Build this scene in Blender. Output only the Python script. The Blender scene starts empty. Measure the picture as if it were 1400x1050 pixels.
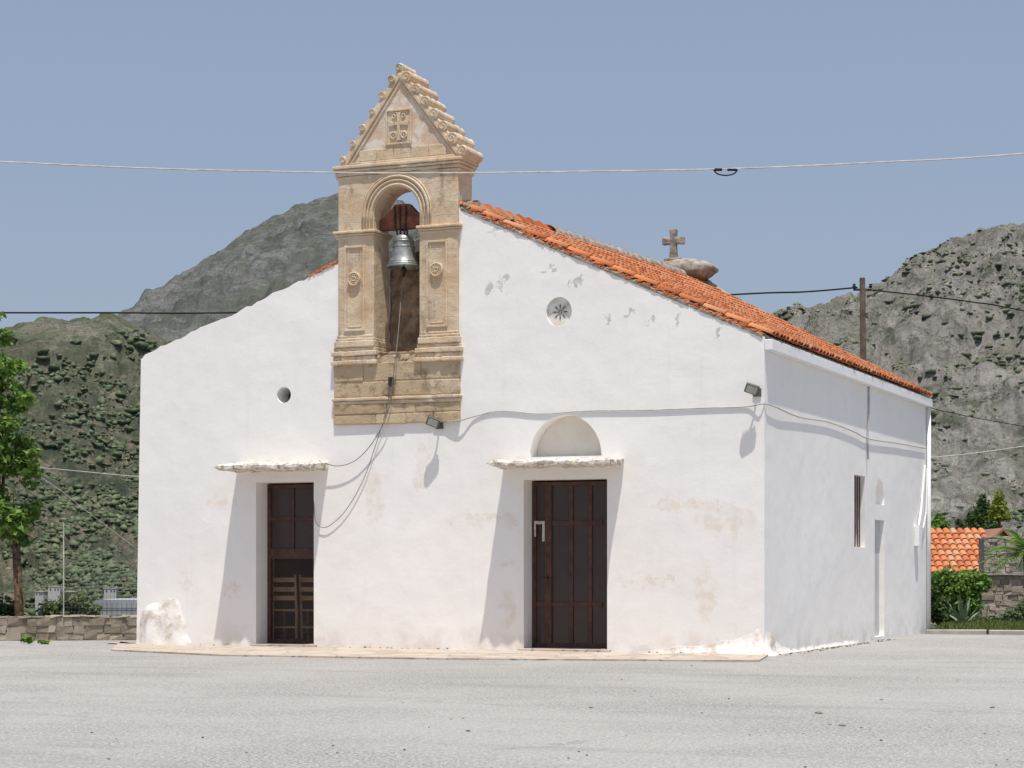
import bpy, bmesh, math, random
import numpy as np
from mathutils import Vector, Matrix, noise
random.seed(7)
rng = np.random.default_rng(7)
C = bpy.context.scene.collection
F = 2800.0; HZ = 777.0; CH = 1.07
TH = math.atan2(0.3897, 0.9209)
c_, s_ = math.cos(TH), math.sin(TH)
P0 = (3.08, 25.0)
CAM = (-(P0[0]*c_ - P0[1]*s_), -(P0[0]*s_ + P0[1]*c_))

def W(X, Y, z=0.0):
    return Vector((CAM[0] + X*c_ - Y*s_, CAM[1] + X*s_ + Y*c_, z))
def at(px, py, Y):
    return W((px-700)/F*Y, Y, CH + (HZ-py)/F*Y)
def gp(px, py, z=0.0):
    Y = (CH-z)*F/(py-HZ)
    return W((px-700)/F*Y, Y, z)
def ray(px, py):
    u = (px-700)/F; v = (HZ-py)/F
    return Vector((u*c_ - s_, u*s_ + c_, v))
O = Vector((CAM[0], CAM[1], CH))
def fac(px, py, y=0.0):
    d = ray(px, py); t = (y-O.y)/d.y; p = O + d*t
    return p.x, p.z
def side(px, py, x=0.0):
    d = ray(px, py); t = (x-O.x)/d.x; p = O + d*t
    return p.y, p.z

# ------------------------------------------------------------------ nodes
class NT:
    def __init__(s, name):
        s.m = bpy.data.materials.new(name); s.m.use_nodes = True
        s.t = s.m.node_tree; s.b = s.t.nodes['Principled BSDF']; s.out = s.t.nodes['Material Output']
        s.b.inputs['Roughness'].default_value = 0.85
        s.b.inputs['Specular IOR Level'].default_value = 0.25
        s._c = None
    def n(s, ty, **k):
        nd = s.t.nodes.new(ty)
        for a, v in k.items(): setattr(nd, a, v)
        return nd
    def l(s, a, b): s.t.links.new(a, b)
    def put(s, inp, v):
        if isinstance(v, bpy.types.NodeSocket): s.l(v, inp)
        else: inp.default_value = v
    def co(s):
        if s._c is None: s._c = s.n('ShaderNodeTexCoord').outputs['Object']
        return s._c
    def mapping(s, scale=(1,1,1), rot=(0,0,0), vec=None):
        m = s.n('ShaderNodeMapping'); s.l(vec or s.co(), m.inputs['Vector'])
        m.inputs['Scale'].default_value = scale; m.inputs['Rotation'].default_value = rot
        return m.outputs[0]
    def noise(s, scale, detail=4, rough=0.55, dist=0, vec=None, col=False):
        n = s.n('ShaderNodeTexNoise'); s.l(vec or s.co(), n.inputs['Vector'])
        n.inputs['Scale'].default_value = scale; n.inputs['Detail'].default_value = detail
        n.inputs['Roughness'].default_value = rough; n.inputs['Distortion'].default_value = dist
        return n.outputs['Color' if col else 'Fac']
    def voro(s, scale, feature='F1', vec=None, out='Distance', rnd=1.0):
        n = s.n('ShaderNodeTexVoronoi', feature=feature); s.l(vec or s.co(), n.inputs['Vector'])
        n.inputs['Scale'].default_value = scale; n.inputs['Randomness'].default_value = rnd
        return n.outputs[out]
    def ramp(s, fac, stops, interp='LINEAR'):
        r = s.n('ShaderNodeValToRGB'); r.color_ramp.interpolation = interp
        e = r.color_ramp.elements
        while len(e) < len(stops): e.new(0.5)
        for i, (p, c) in enumerate(stops):
            e[i].position = p
            e[i].color = (c, c, c, 1) if isinstance(c, (int, float)) else (*c, 1)
        s.put(r.inputs[0], fac); return r.outputs[0]
    def mix(s, fac, a, b, blend='MIX'):
        m = s.n('ShaderNodeMix', data_type='RGBA', blend_type=blend)
        s.put(m.inputs[0], fac)
        for inp, v in ((m.inputs[6], a), (m.inputs[7], b)):
            if isinstance(v, tuple): inp.default_value = (*v[:3], 1)
            else: s.l(v, inp)
        return m.outputs[2]
    def math(s, op, a, b=0.0, clamp=False):
        m = s.n('ShaderNodeMath', operation=op, use_clamp=clamp)
        s.put(m.inputs[0], a); s.put(m.inputs[1], b); return m.outputs[0]
    def vmath(s, op, a, b=None):
        m = s.n('ShaderNodeVectorMath', operation=op)
        s.put(m.inputs[0], a)
        if b is not None: s.put(m.inputs[1], b)
        return m
    def bump(s, h, strength=0.5, dist=0.02, normal=None):
        b = s.n('ShaderNodeBump'); b.inputs['Strength'].default_value = strength
        b.inputs['Distance'].default_value = dist; s.l(h, b.inputs['Height'])
        if normal is not None: s.l(normal, b.inputs['Normal'])
        return b.outputs[0]
    def sepz(s, i=2):
        x = s.n('ShaderNodeSeparateXYZ'); s.l(s.co(), x.inputs[0]); return x.outputs[i]
    def maprange(s, v, a, b, c=0.0, d=1.0, smooth=True):
        m = s.n('ShaderNodeMapRange', interpolation_type='SMOOTHSTEP' if smooth else 'LINEAR')
        s.l(v, m.inputs[0])
        for i, q in enumerate((a, b, c, d)): m.inputs[i+1].default_value = q
        return m.outputs[0]
    def rand(s): return s.n('ShaderNodeNewGeometry').outputs['Random Per Island']
    def done(s, col=None, rough=None, normal=None, metal=None, spec=None):
        if col is not None:
            if isinstance(col, tuple): s.b.inputs['Base Color'].default_value = (*col[:3], 1)
            else: s.l(col, s.b.inputs['Base Color'])
        if rough is not None: s.put(s.b.inputs['Roughness'], rough)
        if normal is not None: s.l(normal, s.b.inputs['Normal'])
        if metal is not None: s.b.inputs['Metallic'].default_value = metal
        if spec is not None: s.b.inputs['Specular IOR Level'].default_value = spec
        return s.m

def simple(name, col, rough=0.7, metal=0.0, var=0.15, scale=8.0, bs=0.2, bd=0.005):
    t = NT(name); n = t.noise(scale, 4)
    dk = tuple(v*(1-var*2) for v in col); lt = tuple(min(1, v*(1+var)) for v in col)
    return t.done(t.ramp(n, [(0.3, dk), (0.7, lt)]), rough, t.bump(n, bs, bd), metal)

def plaster(name='whitewashed_plaster', marks=True):
    t = NT(name)
    big = t.noise(0.55, 3, 0.6); mid = t.noise(3.0, 5, 0.65); fine = t.noise(24, 4, 0.7)
    col = t.ramp(big, [(0.3, (0.865, 0.84, 0.805)), (0.7, (0.905, 0.885, 0.86))])
    col = t.mix(t.math('MULTIPLY', t.maprange(mid, 0.50, 0.72), 0.40), col, (0.81, 0.775, 0.735))
    if marks:
        dv = t.vmath('SUBTRACT', t.noise(5.0, 4, 0.7, col=True), (0.5, 0.5, 0.5)).outputs[0]
        dv = t.vmath('SCALE', dv); dv.inputs['Scale'].default_value = 0.55
        pos = t.vmath('ADD', t.co(), dv.outputs[0]).outputs[0]
        def ell(lst, gain):
            acc = None
            for (px, py, rx, rz) in lst:
                x, z = fac(px, py)
                a = t.vmath('SUBTRACT', pos, (x, 0.0, z)).outputs[0]
                b = t.vmath('MULTIPLY', a, (97.0/rx, 1.8, 104.0/rz)).outputs[0]
                ln = t.vmath('LENGTH', b).outputs['Value']
                acc = ln if acc is None else t.math('MINIMUM', acc, ln)
            return t.maprange(acc, 1.35, 0.75, 0.0, gain)
        gate = t.noise(6.5, 4, 0.65)
        stains = ell([(660,711,46,6),(692,772,16,6),(695,835,10,26),(890,795,36,6),(945,692,48,6),(992,712,34,15),(965,815,12,34),
                      (512,682,12,34),(318,806,14,5),(255,795,12,10),(575,640,8,30),(300,688,22,8)], 1.0)
        st = t.math('MULTIPLY', stains, t.maprange(gate, 0.40, 0.62, 0.12, 0.50))
        col = t.mix(st, col, (0.73, 0.62, 0.49))
        chips = ell([(668,392,7,11),(690,388,6,10),(746,369,7,3),(790,383,10,3),(832,433,4,8),(925,438,4,9),(858,428,8,3),(982,452,3,6),
                     (700,312,30,3),(890,440,4,4)], 1.0)
        ch = t.math('MULTIPLY', chips, t.maprange(gate, 0.42, 0.52, 0.0, 0.75))
        col = t.mix(ch, col, (0.46, 0.45, 0.42))
    z = t.sepz()
    low = t.math('MULTIPLY', t.maprange(z, 0.40, 0.0), t.maprange(mid, 0.42, 0.65))
    col = t.mix(t.math('MULTIPLY', low, 0.55), col, (0.66, 0.59, 0.51))
    run = t.noise(1.0, 4, 0.6, vec=t.mapping((7, 7, 0.5)))
    col = t.mix(t.math('MULTIPLY', t.maprange(run, 0.56, 0.78), 0.22), col, (0.70, 0.68, 0.65))
    nb = t.bump(big, 0.35, 0.12)
    nb = t.bump(mid, 0.17, 0.035, nb)
    nb = t.bump(fine, 0.12, 0.004, nb)
    return t.done(col, 0.9, nb, spec=0.15)

def rough_white():
    t = NT('rough_whitewash')
    n = t.noise(4, 5, 0.65); f = t.noise(25, 4, 0.7)
    col = t.ramp(n, [(0.35, (0.86, 0.84, 0.81)), (0.50, (0.79, 0.76, 0.72)), (0.62, (0.55, 0.49, 0.42))])
    return t.done(col, 0.9, t.bump(f, 0.35, 0.008, t.bump(n, 0.4, 0.04)))

def canopy_mat():
    t = NT('peeling_slab'); n = t.noise(14, 6, 0.7)
    col = t.ramp(n, [(0.40, (0.80, 0.77, 0.72)), (0.50, (0.62, 0.57, 0.50)), (0.60, (0.30, 0.26, 0.21))])
    return t.done(col, 0.95, t.bump(n, 0.8, 0.02))

def tan_stone(name, a, b, dk, joints=True, darkamt=0.6):
    t = NT(name)
    n = t.noise(4, 6, 0.6); f = t.noise(40, 4, 0.7); m = t.noise(1.6, 5, 0.65)
    col = t.ramp(n, [(0.3, a), (0.65, b)])
    col = t.mix(t.math('MULTIPLY', t.maprange(m, 0.44, 0.64), 0.5), col, (0.59, 0.40, 0.23))
    stain = t.maprange(t.noise(2.4, 8, 0.76, vec=t.mapping((1.6, 1.6, 0.7))), 0.53, 0.66)
    col = t.mix(t.math('MULTIPLY', stain, darkamt), col, dk)
    pits = t.maprange(t.voro(22), 0.08, 0.20)
    col = t.mix(t.math('MULTIPLY', t.math('SUBTRACT', 1.0, pits), 0.22), col, dk)
    h = t.math('ADD', n, t.math('MULTIPLY', pits, 0.2))
    nb = t.bump(h, 0.7, 0.035)
    if joints:
        br = t.n('ShaderNodeTexBrick'); cv = t.n('ShaderNodeCombineXYZ'); sx = t.n('ShaderNodeSeparateXYZ'); t.l(t.co(), sx.inputs[0])
        t.l(t.math('ADD', sx.outputs[0], sx.outputs[1]), cv.inputs[0]); t.l(sx.outputs[2], cv.inputs[1])
        jd = t.vmath('SCALE', t.noise(2.5, 4, col=True)); jd.inputs['Scale'].default_value = 0.14
        t.l(t.vmath('ADD', cv.outputs[0], jd.outputs[0]).outputs[0], br.inputs['Vector'])
        br.inputs['Scale'].default_value = 1.0; br.inputs['Brick Width'].default_value = 0.80
        br.inputs['Row Height'].default_value = 0.44; br.inputs['Mortar Size'].default_value = 0.005
        br.inputs['Mortar Smooth'].default_value = 0.6
        col = t.mix(t.math('MULTIPLY', br.outputs['Fac'], 0.25), col, dk)
        nb = t.bump(t.math('SUBTRACT', 1.0, br.outputs['Fac']), 0.3, 0.008, nb)
    nb = t.bump(f, 0.35, 0.006, nb)
    return t.done(col, 0.92, nb)

def pink_stone():
    t = NT('cream_plastered_stone')
    n = t.noise(4.0, 6, 0.62, dist=0.4); f = t.noise(40, 4)
    col = t.ramp(n, [(0.40, (0.60, 0.43, 0.32)), (0.50, (0.63, 0.51, 0.39)), (0.56, (0.72, 0.65, 0.55))])
    col = t.mix(t.math('MULTIPLY', t.maprange(t.noise(7, 6, .7), 0.58, 0.72), .4), col, (0.36, 0.29, 0.22))
    return t.done(col, 0.92, t.bump(f, 0.35, 0.006, t.bump(n, 0.5, 0.02)))

def tile_mat():
    t = NT('terracotta_tile'); r = t.rand()
    col = t.ramp(r, [(0.0, (0.40, 0.115, 0.045)), (0.35, (0.55, 0.175, 0.065)), (0.7, (0.64, 0.24, 0.10)), (1.0, (0.54, 0.29, 0.17))])
    n = t.noise(9, 5, 0.7)
    col = t.mix(t.math('MULTIPLY', t.maprange(n, 0.52, 0.72), 0.35), col, (0.28, 0.17, 0.12))
    col = t.mix(t.math('MULTIPLY', t.maprange(t.noise(3, 4), 0.56, 0.72), 0.25), col, (0.54, 0.40, 0.30))
    return t.done(col, 0.85, t.bump(n, 0.35, 0.007))

def asphalt():
    t = NT('pale_asphalt')
    sp = t.noise(42, 2, 0.9); sp2 = t.noise(14, 4, 0.85); ag = t.voro(26); big = t.noise(0.35, 6, 0.62); st = t.noise(1.0, 5, 0.6, vec=t.mapping((0.35, 1.6, 1), (0, 0, TH)))
    col = t.ramp(sp, [(0.36, (0.18, 0.173, 0.163)), (0.5, (0.42, 0.405, 0.385)), (0.64, (0.68, 0.66, 0.625))])
    col = t.mix(t.maprange(sp2, 0.38, 0.62, 0.42, 0.0), col, (0.21, 0.20, 0.19))
    col = t.mix(t.maprange(ag, 0.0, 0.36, 0.5, 0.0), col, (0.18, 0.173, 0.165))
    col = t.mix(t.maprange(big, 0.38, 0.60, 0.0, 0.45), col, (0.50, 0.48, 0.455))
    col = t.mix(t.maprange(st, 0.52, 0.70, 0.0, 0.38), col, (0.26, 0.25, 0.237))
    cd = t.vmath('SCALE', t.noise(1.2, 5, col=True)); cd.inputs['Scale'].default_value = 1.3
    cr = t.voro(0.28, 'DISTANCE_TO_EDGE', vec=t.vmath('ADD', t.co(), cd.outputs[0]).outputs[0])
    crm = t.math('MULTIPLY', t.maprange(cr, 0.008, 0.002), t.maprange(big, .45, .6))
    col = t.mix(t.math('MULTIPLY', crm, 0.35), col, (0.17, 0.165, 0.16))
    nb = t.bump(t.math('ADD', t.math('ADD', sp, ag), sp2), 0.9, 0.024, t.bump(big, 0.3, 0.05))
    return t.done(col, 0.92, nb)

def flag_mat():
    t = NT('flagstone_paving')
    e = t.voro(2.6, 'DISTANCE_TO_EDGE'); cc = t.voro(2.6, out='Color'); n = t.noise(6, 6, 0.65)
    sp = t.n('ShaderNodeSeparateColor'); t.l(cc, sp.inputs[0])
    col = t.ramp(sp.outputs[0], [(0.1, (0.40, 0.31, 0.24)), (0.5, (0.52, 0.42, 0.33)), (0.9, (0.48, 0.40, 0.34))])
    col = t.mix(t.maprange(n, 0.4, 0.7, 0, 0.6), col, (0.55, 0.50, 0.45))
    col = t.mix(t.maprange(e, 0.05, 0.015), col, (0.34, 0.31, 0.28))
    return t.done(col, 0.9, t.bump(n, 0.4, 0.01, t.bump(t.maprange(e, 0, 0.05), 0.6, 0.01)))

def hill_mat(name, sc, rock1, rock2, grass, scrub, haze, hz, g0=0.42, scrub_lo=0.5, fl=0.53, low_z=None, bs=1.0, band=0.5, slopek=0.0, flatk=.55):
    t = NT(name)
    n1 = t.noise(0.012*sc, 6, 0.70); n2 = t.noise(0.05*sc, 9, 0.80, dist=0.4); n3 = t.noise(0.25*sc, 6, 0.82)
    lt = tuple(min(1, q*1.35) for q in rock1)
    rk = t.ramp(n2, [(0.38, rock2), (0.47, rock1), (0.58, lt)])
    col = t.mix(t.math('MULTIPLY', t.maprange(n1, g0, g0+0.14), 0.85), rk, grass)
    strata = t.noise(0.05*sc, 7, 0.75, dist=0.7, vec=t.mapping((0.45, 0.45, 2.6), (0.5, 0.35, 0)))
    col = t.mix(t.math('MULTIPLY', t.maprange(strata, 0.53, 0.60), band), col, lt)
    col = t.mix(t.math('MULTIPLY', t.maprange(strata, 0.46, 0.40), band), col, rock2)
    if slopek:
        g = t.n('ShaderNodeNewGeometry'); sx = t.n('ShaderNodeSeparateXYZ'); t.l(g.outputs['True Normal'], sx.inputs[0])
        steep = t.maprange(sx.outputs[2], 0.90, 0.62)
        col = t.mix(t.math('MULTIPLY', steep, slopek), col, rk)
        flat = t.maprange(sx.outputs[2], 0.88, 0.96)
        col = t.mix(t.math('MULTIPLY', flat, flatk), col, scrub)
    col = t.mix(t.math('MULTIPLY', t.maprange(n3, fl, fl+0.06), 0.65), col, scrub)
    big = t.maprange(t.noise(0.03*sc, 9, 0.86), scrub_lo, scrub_lo+0.06)
    col = t.mix(t.math('MULTIPLY', big, 0.72), col, scrub)
    if low_z:
        lz = t.maprange(t.sepz(), low_z[1], low_z[0])
        m2 = t.ramp(n2, [(0.43, low_z[2]), (0.50, low_z[3]), (0.56, low_z[4])])
        m2 = t.mix(t.math('MULTIPLY', t.maprange(n3, .50, .56), .7), m2, low_z[2])
        col = t.mix(t.math('MULTIPLY', lz, 0.8), col, m2)
    col = t.mix(hz, col, haze)  # distance haze blended into the base colour
    nb = t.bump(n3, 0.8*bs, 5.0/sc, t.bump(n2, 1.0*bs, 20.0/sc))
    return t.done(col, 0.95, nb, spec=0.05)

def leaf_mat(name, a, b, c, trans=0.35):
    t = NT(name); r = t.rand()
    col = t.ramp(r, [(0.0, a), (0.5, b), (1.0, c)])
    t.done(col, 0.6)
    if trans:
        tr = t.n('ShaderNodeBsdfTranslucent'); t.l(col, tr.inputs[0])
        mx = t.n('ShaderNodeMixShader'); mx.inputs[0].default_value = trans
        t.l(t.b.outputs[0], mx.inputs[1]); t.l(tr.outputs[0], mx.inputs[2]); t.l(mx.outputs[0], t.out.inputs[0])
    return t.m

def glass_mat(name, tf=0.5, tint=0.6, base=(0.062, 0.043, 0.038)):
    t = NT(name); t.done(base, 0.08, spec=0.4)
    n = t.noise(3, 3); t.l(t.maprange(n, 0.3, 0.7, 0.06, 0.25), t.b.inputs['Roughness'])
    tr = t.n('ShaderNodeBsdfTransparent'); tr.inputs[0].default_value = (tint, tint, tint, 1)
    mx = t.n('ShaderNodeMixShader'); mx.inputs[0].default_value = tf
    t.l(t.b.outputs[0], mx.inputs[1]); t.l(tr.outputs[0], mx.inputs[2]); t.l(mx.outputs[0], t.out.inputs[0])
    return t.m

def island_stone(name, cols, dk, amt=0.65):
    t = NT(name); r = t.rand()
    k = len(cols)
    col = t.ramp(r, [(i/(k-1), q) for i, q in enumerate(cols)])
    n = t.noise(6, 7, 0.75)
    col = t.mix(t.maprange(n, 0.47, 0.68, 0, amt), col, dk)
    return t.done(col, 0.95, t.bump(n, 0.8, 0.035))

M = {}
M['plaster'] = plaster(); M['white_rough'] = rough_white(); M['slab'] = canopy_mat()
M['niche'] = simple('warm_niche_plaster', (0.76, 0.71, 0.64), 0.9, 0, 0.05, 3)
M['side_niche'] = simple('grey_niche_plaster', (0.56, 0.56, 0.55), 0.9, 0, 0.08, 3)
M['stone'] = tan_stone('tan_limestone', (0.53, 0.41, 0.28), (0.68, 0.56, 0.41), (0.19, 0.15, 0.11), darkamt=0.6)
M['stone_plain'] = tan_stone('tan_moulded_limestone', (0.55, 0.43, 0.30), (0.71, 0.59, 0.44), (0.22, 0.175, 0.13), joints=False, darkamt=0.6)
M['stone_worn'] = island_stone('weathered_block_stone', [(0.47, 0.34, 0.21), (0.57, 0.45, 0.30), (0.52, 0.39, 0.25), (0.61, 0.50, 0.35)], (0.16, 0.12, 0.085), 0.75)
M['pink'] = pink_stone()
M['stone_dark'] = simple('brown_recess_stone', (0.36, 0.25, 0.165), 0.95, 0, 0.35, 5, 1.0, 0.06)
M['tile'] = tile_mat()
M['mortar'] = simple('grey_lime_mortar', (0.36, 0.32, 0.27), 0.95, 0, 0.3, 9, 0.8, 0.03)
M['fascia'] = simple('white_painted_fascia', (0.84, 0.84, 0.84), 0.8, 0, 0.03, 6)
M['brown'] = simple('brown_painted_metal', (0.092, 0.046, 0.037), 0.55, 0, 0.2, 10)
M['glass'] = glass_mat('dark_glass', 0.10, 0.5); M['glass2'] = glass_mat('clear_glass', 0.68, 0.95)
M['iron'] = simple('dark_iron', (0.05, 0.045, 0.04), 0.6, 0.3, 0.25, 20)
M['black'] = simple('black_rubber', (0.012, 0.012, 0.013), 0.6)
M['white_cable'] = simple('pale_cable', (0.55, 0.53, 0.49), 0.7)
M['wall_cable'] = simple('painted_cable', (0.46, 0.45, 0.44), 0.7, 0, .12, 12)
M['rope'] = simple('bell_rope_fibre', (0.26, 0.24, 0.22), 0.9, 0, .2, 60)
t = NT('weathered_bell_metal'); n = t.noise(9, 6, 0.65)
M['bell'] = t.done(t.ramp(n, [(0.35, (0.22, 0.23, 0.22)), (0.6, (0.42, 0.43, 0.42)), (0.8, (0.30, 0.33, 0.30))]), 0.42, t.bump(n, 0.2, 0.004), 0.6)
M['redwood'] = simple('red_brown_timber', (0.22, 0.085, 0.05), 0.8, 0, 0.25, 12, .4, .01)
M['wood'] = simple('weathered_pole_wood', (0.085, 0.065, 0.05), 0.9, 0, 0.3, 6, .5, .01)
M['chairwood'] = simple('light_chair_wood', (0.90, 0.60, 0.33), 0.6)
M['interior'] = simple('dim_interior_floor', (0.22, 0.18, 0.14), 0.8)
M['lamp'] = simple('grey_lamp_housing', (0.13, 0.135, 0.13), 0.5, 0.2)
M['lens'] = simple('pale_lamp_glass', (0.42, 0.44, 0.38), 0.25)
M['paper'] = simple('torn_paper', (0.60, 0.57, 0.50), 0.9)
M['asphalt'] = asphalt(); M['flag'] = flag_mat()
M['pebble'] = island_stone('loose_pebble', [(0.16, 0.14, 0.12), (0.34, 0.31, 0.28), (0.12, 0.09, 0.07)], (0.12, 0.11, 0.1))
M['drystone'] = island_stone('rubble_wall_stone', [(0.30, 0.25, 0.19), (0.40, 0.35, 0.28), (0.24, 0.20, 0.15), (0.45, 0.38, 0.30)], (0.14, 0.12, 0.09))
M['bark'] = simple('brown_bark', (0.16, 0.10, 0.065), 0.95, 0, 0.35, 18, .8, .02)
M['leaf'] = leaf_mat('bright_green_leaf', (0.07, 0.14, 0.022), (0.14, 0.26, 0.045), (0.26, 0.39, 0.09))
M['leaf_dark'] = leaf_mat('dark_green_leaf', (0.03, 0.06, 0.018), (0.06, 0.11, 0.032), (0.11, 0.16, 0.05))
M['leaf_olive'] = leaf_mat('grey_green_leaf', (0.07, 0.10, 0.045), (0.13, 0.17, 0.08), (0.22, 0.26, 0.14))
M['leaf_yellow'] = leaf_mat('yellow_green_leaf', (0.10, 0.15, 0.02), (0.20, 0.25, 0.03), (0.30, 0.33, 0.05))
M['grass'] = leaf_mat('short_grass_blade', (0.06, 0.11, 0.02), (0.11, 0.17, 0.035), (0.22, 0.23, 0.08), 0.2)
M['agave'] = simple('grey_green_agave', (0.20, 0.26, 0.17), 0.6, 0, .15, 5)
M['farhouse'] = simple('pale_village_wall', (0.50, 0.49, 0.47), 0.9, 0, 0.04, 0.5)
M['net_cover'] = simple('pale_netting', (0.34, 0.36, 0.38), 0.9, 0, 0.1, 0.5)  # pale grey netting over the greenhouse
M['farpane'] = simple('dark_village_window', (0.10, 0.10, 0.11), 0.6)
M['farroof'] = simple('village_tile_roof', (0.34, 0.18, 0.12), 0.9, 0, 0.15, 0.8)
M['kerb'] = simple('pale_concrete_kerb', (0.50, 0.47, 0.43), 0.9, 0, .12, 4)
M['scrub'] = leaf_mat('hillside_scrub_green', (0.08, 0.10, 0.055), (0.115, 0.14, 0.08), (0.17, 0.19, 0.115), 0)
M['scrub_far'] = leaf_mat('valley_scrub_green', (0.07, 0.097, 0.052), (0.095, 0.125, 0.068), (0.14, 0.17, 0.095), 0)
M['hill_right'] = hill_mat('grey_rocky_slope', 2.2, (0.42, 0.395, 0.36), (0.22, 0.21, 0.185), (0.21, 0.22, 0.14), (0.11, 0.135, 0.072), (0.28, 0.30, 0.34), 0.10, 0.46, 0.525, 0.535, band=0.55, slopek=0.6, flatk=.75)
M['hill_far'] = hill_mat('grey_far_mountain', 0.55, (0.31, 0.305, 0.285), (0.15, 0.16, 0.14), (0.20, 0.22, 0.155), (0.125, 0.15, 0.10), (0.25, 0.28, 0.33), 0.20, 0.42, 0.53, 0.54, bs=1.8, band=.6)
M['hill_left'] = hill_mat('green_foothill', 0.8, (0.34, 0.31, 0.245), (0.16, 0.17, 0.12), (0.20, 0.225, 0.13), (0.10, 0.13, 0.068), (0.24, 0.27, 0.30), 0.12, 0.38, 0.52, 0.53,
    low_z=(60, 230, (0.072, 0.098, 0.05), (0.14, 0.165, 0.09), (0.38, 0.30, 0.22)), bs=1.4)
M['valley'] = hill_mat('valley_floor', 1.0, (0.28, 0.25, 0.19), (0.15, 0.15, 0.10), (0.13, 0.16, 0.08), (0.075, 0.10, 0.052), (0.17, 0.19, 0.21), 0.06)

# ------------------------------------------------------------------ mesh builder
class MB:
    def __init__(s): s.v = []; s.f = []
    def add(s, vs, fs):
        o = len(s.v); s.v += [tuple(v) for v in vs]; s.f += [tuple(i+o for i in f) for f in fs]; return s
    def hexa(s, p):
        return s.add(p, [(0,3,2,1),(4,5,6,7),(0,1,5,4),(1,2,6,5),(2,3,7,6),(3,0,4,7)])
    def box(s, x0, x1, y0, y1, z0, z1, j=0.0):
        p = [(x0,y0,z0),(x1,y0,z0),(x1,y1,z0),(x0,y1,z0),(x0,y0,z1),(x1,y0,z1),(x1,y1,z1),(x0,y1,z1)]
        if j: p = [tuple(q+random.uniform(-j, j) for q in a) for a in p]
        return s.hexa(p)
    def prism(s, poly, y0, y1):
        n = len(poly)
        vs = [(x, y0, z) for x, z in poly] + [(x, y1, z) for x, z in poly]
        fs = [tuple(range(n)), tuple(reversed(range(n, 2*n)))] + [(i, i+n, (i+1) % n + n, (i+1) % n) for i in range(n)]
        return s.add(vs, fs)
    def tube(s, pts, r, n=8, caps=True):
        pts = [Vector(p) for p in pts]
        if not isinstance(r, (list, tuple)): r = [r]*len(pts)
        o = len(s.v); up = Vector((0, 0, 1)); a = None
        for i, p in enumerate(pts):
            d = (pts[min(i+1, len(pts)-1)] - pts[max(i-1, 0)]).normalized()
            if a is None:
                a = d.cross(up)
                if a.length < 0.05: a = d.cross(Vector((1, 0, 0)))
            a = (a - d*a.dot(d)).normalized(); b = d.cross(a)
            for k in range(n):
                t = 2*math.pi*k/n; q = p + (a*math.cos(t) + b*math.sin(t))*r[i]; s.v.append(tuple(q))
        for i in range(len(pts)-1):
            for k in range(n):
                s.f.append((o+i*n+k, o+i*n+(k+1) % n, o+(i+1)*n+(k+1) % n, o+(i+1)*n+k))
        if caps:
            s.f.append(tuple(o+k for k in reversed(range(n)))); e = o+(len(pts)-1)*n; s.f.append(tuple(e+k for k in range(n)))
        return s
    def lathe(s, prof, cx, cy, n=28):
        o = len(s.v)
        for r, z in prof:
            for k in range(n):
                t = 2*math.pi*k/n; s.v.append((cx+r*math.cos(t), cy+r*math.sin(t), z))
        for i in range(len(prof)-1):
            for k in range(n): s.f.append((o+i*n+k, o+i*n+(k+1) % n, o+(i+1)*n+(k+1) % n, o+(i+1)*n+k))
        return s
    def ring(s, cx, cz, y, R, r, n=20, a0=0, a1=2*math.pi, m=6):
        cl = abs(a1-a0-2*math.pi) < 1e-4
        pts = [(cx+R*math.cos(a0+(a1-a0)*i/n), y, cz+R*math.sin(a0+(a1-a0)*i/n)) for i in range(n+1)]
        return s.tube(pts, r, m, caps=not cl)
    def blob(s, c, rx, ry, rz, amp=0.2, sub=2, fr=1.5, seed=0):
        bm = bmesh.new(); bmesh.ops.create_icosphere(bm, subdivisions=sub, radius=1)
        vs = []
        for v in bm.verts:
            k = 1 + amp*noise.fractal(v.co*fr + Vector((seed*3.1, seed, 0)), 1, 2, 3)
            vs.append((c[0]+v.co.x*rx*k, c[1]+v.co.y*ry*k, c[2]+v.co.z*rz*k))
        fs = [tuple(v.index for v in f.verts) for f in bm.faces]; bm.free()
        return s.add(vs, fs)
    def xf(s, mat): s.v = [tuple(mat @ Vector(v)) for v in s.v]; return s
    def build(s, name, mat, parent=None, smooth=False, bevel=0, seg=2, recalc=True):
        me = bpy.data.meshes.new(name); me.from_pydata(s.v, [], s.f)
        if recalc:
            bm = bmesh.new(); bm.from_mesh(me); bmesh.ops.recalc_face_normals(bm, faces=bm.faces); bm.to_mesh(me); bm.free()
        if smooth: me.polygons.foreach_set('use_smooth', [True]*len(me.polygons))
        me.materials.append(M[mat]); o = bpy.data.objects.new(name, me); C.objects.link(o)
        if parent is not None:
            o.parent = parent
            if parent.type == 'EMPTY': o.matrix_parent_inverse = Matrix.Translation(-parent.location)
        if bevel:
            b = o.modifiers.new('bevel', 'BEVEL'); b.width = bevel; b.segments = seg; b.limit_method = 'ANGLE'; b.angle_limit = 0.6
        return o

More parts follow.
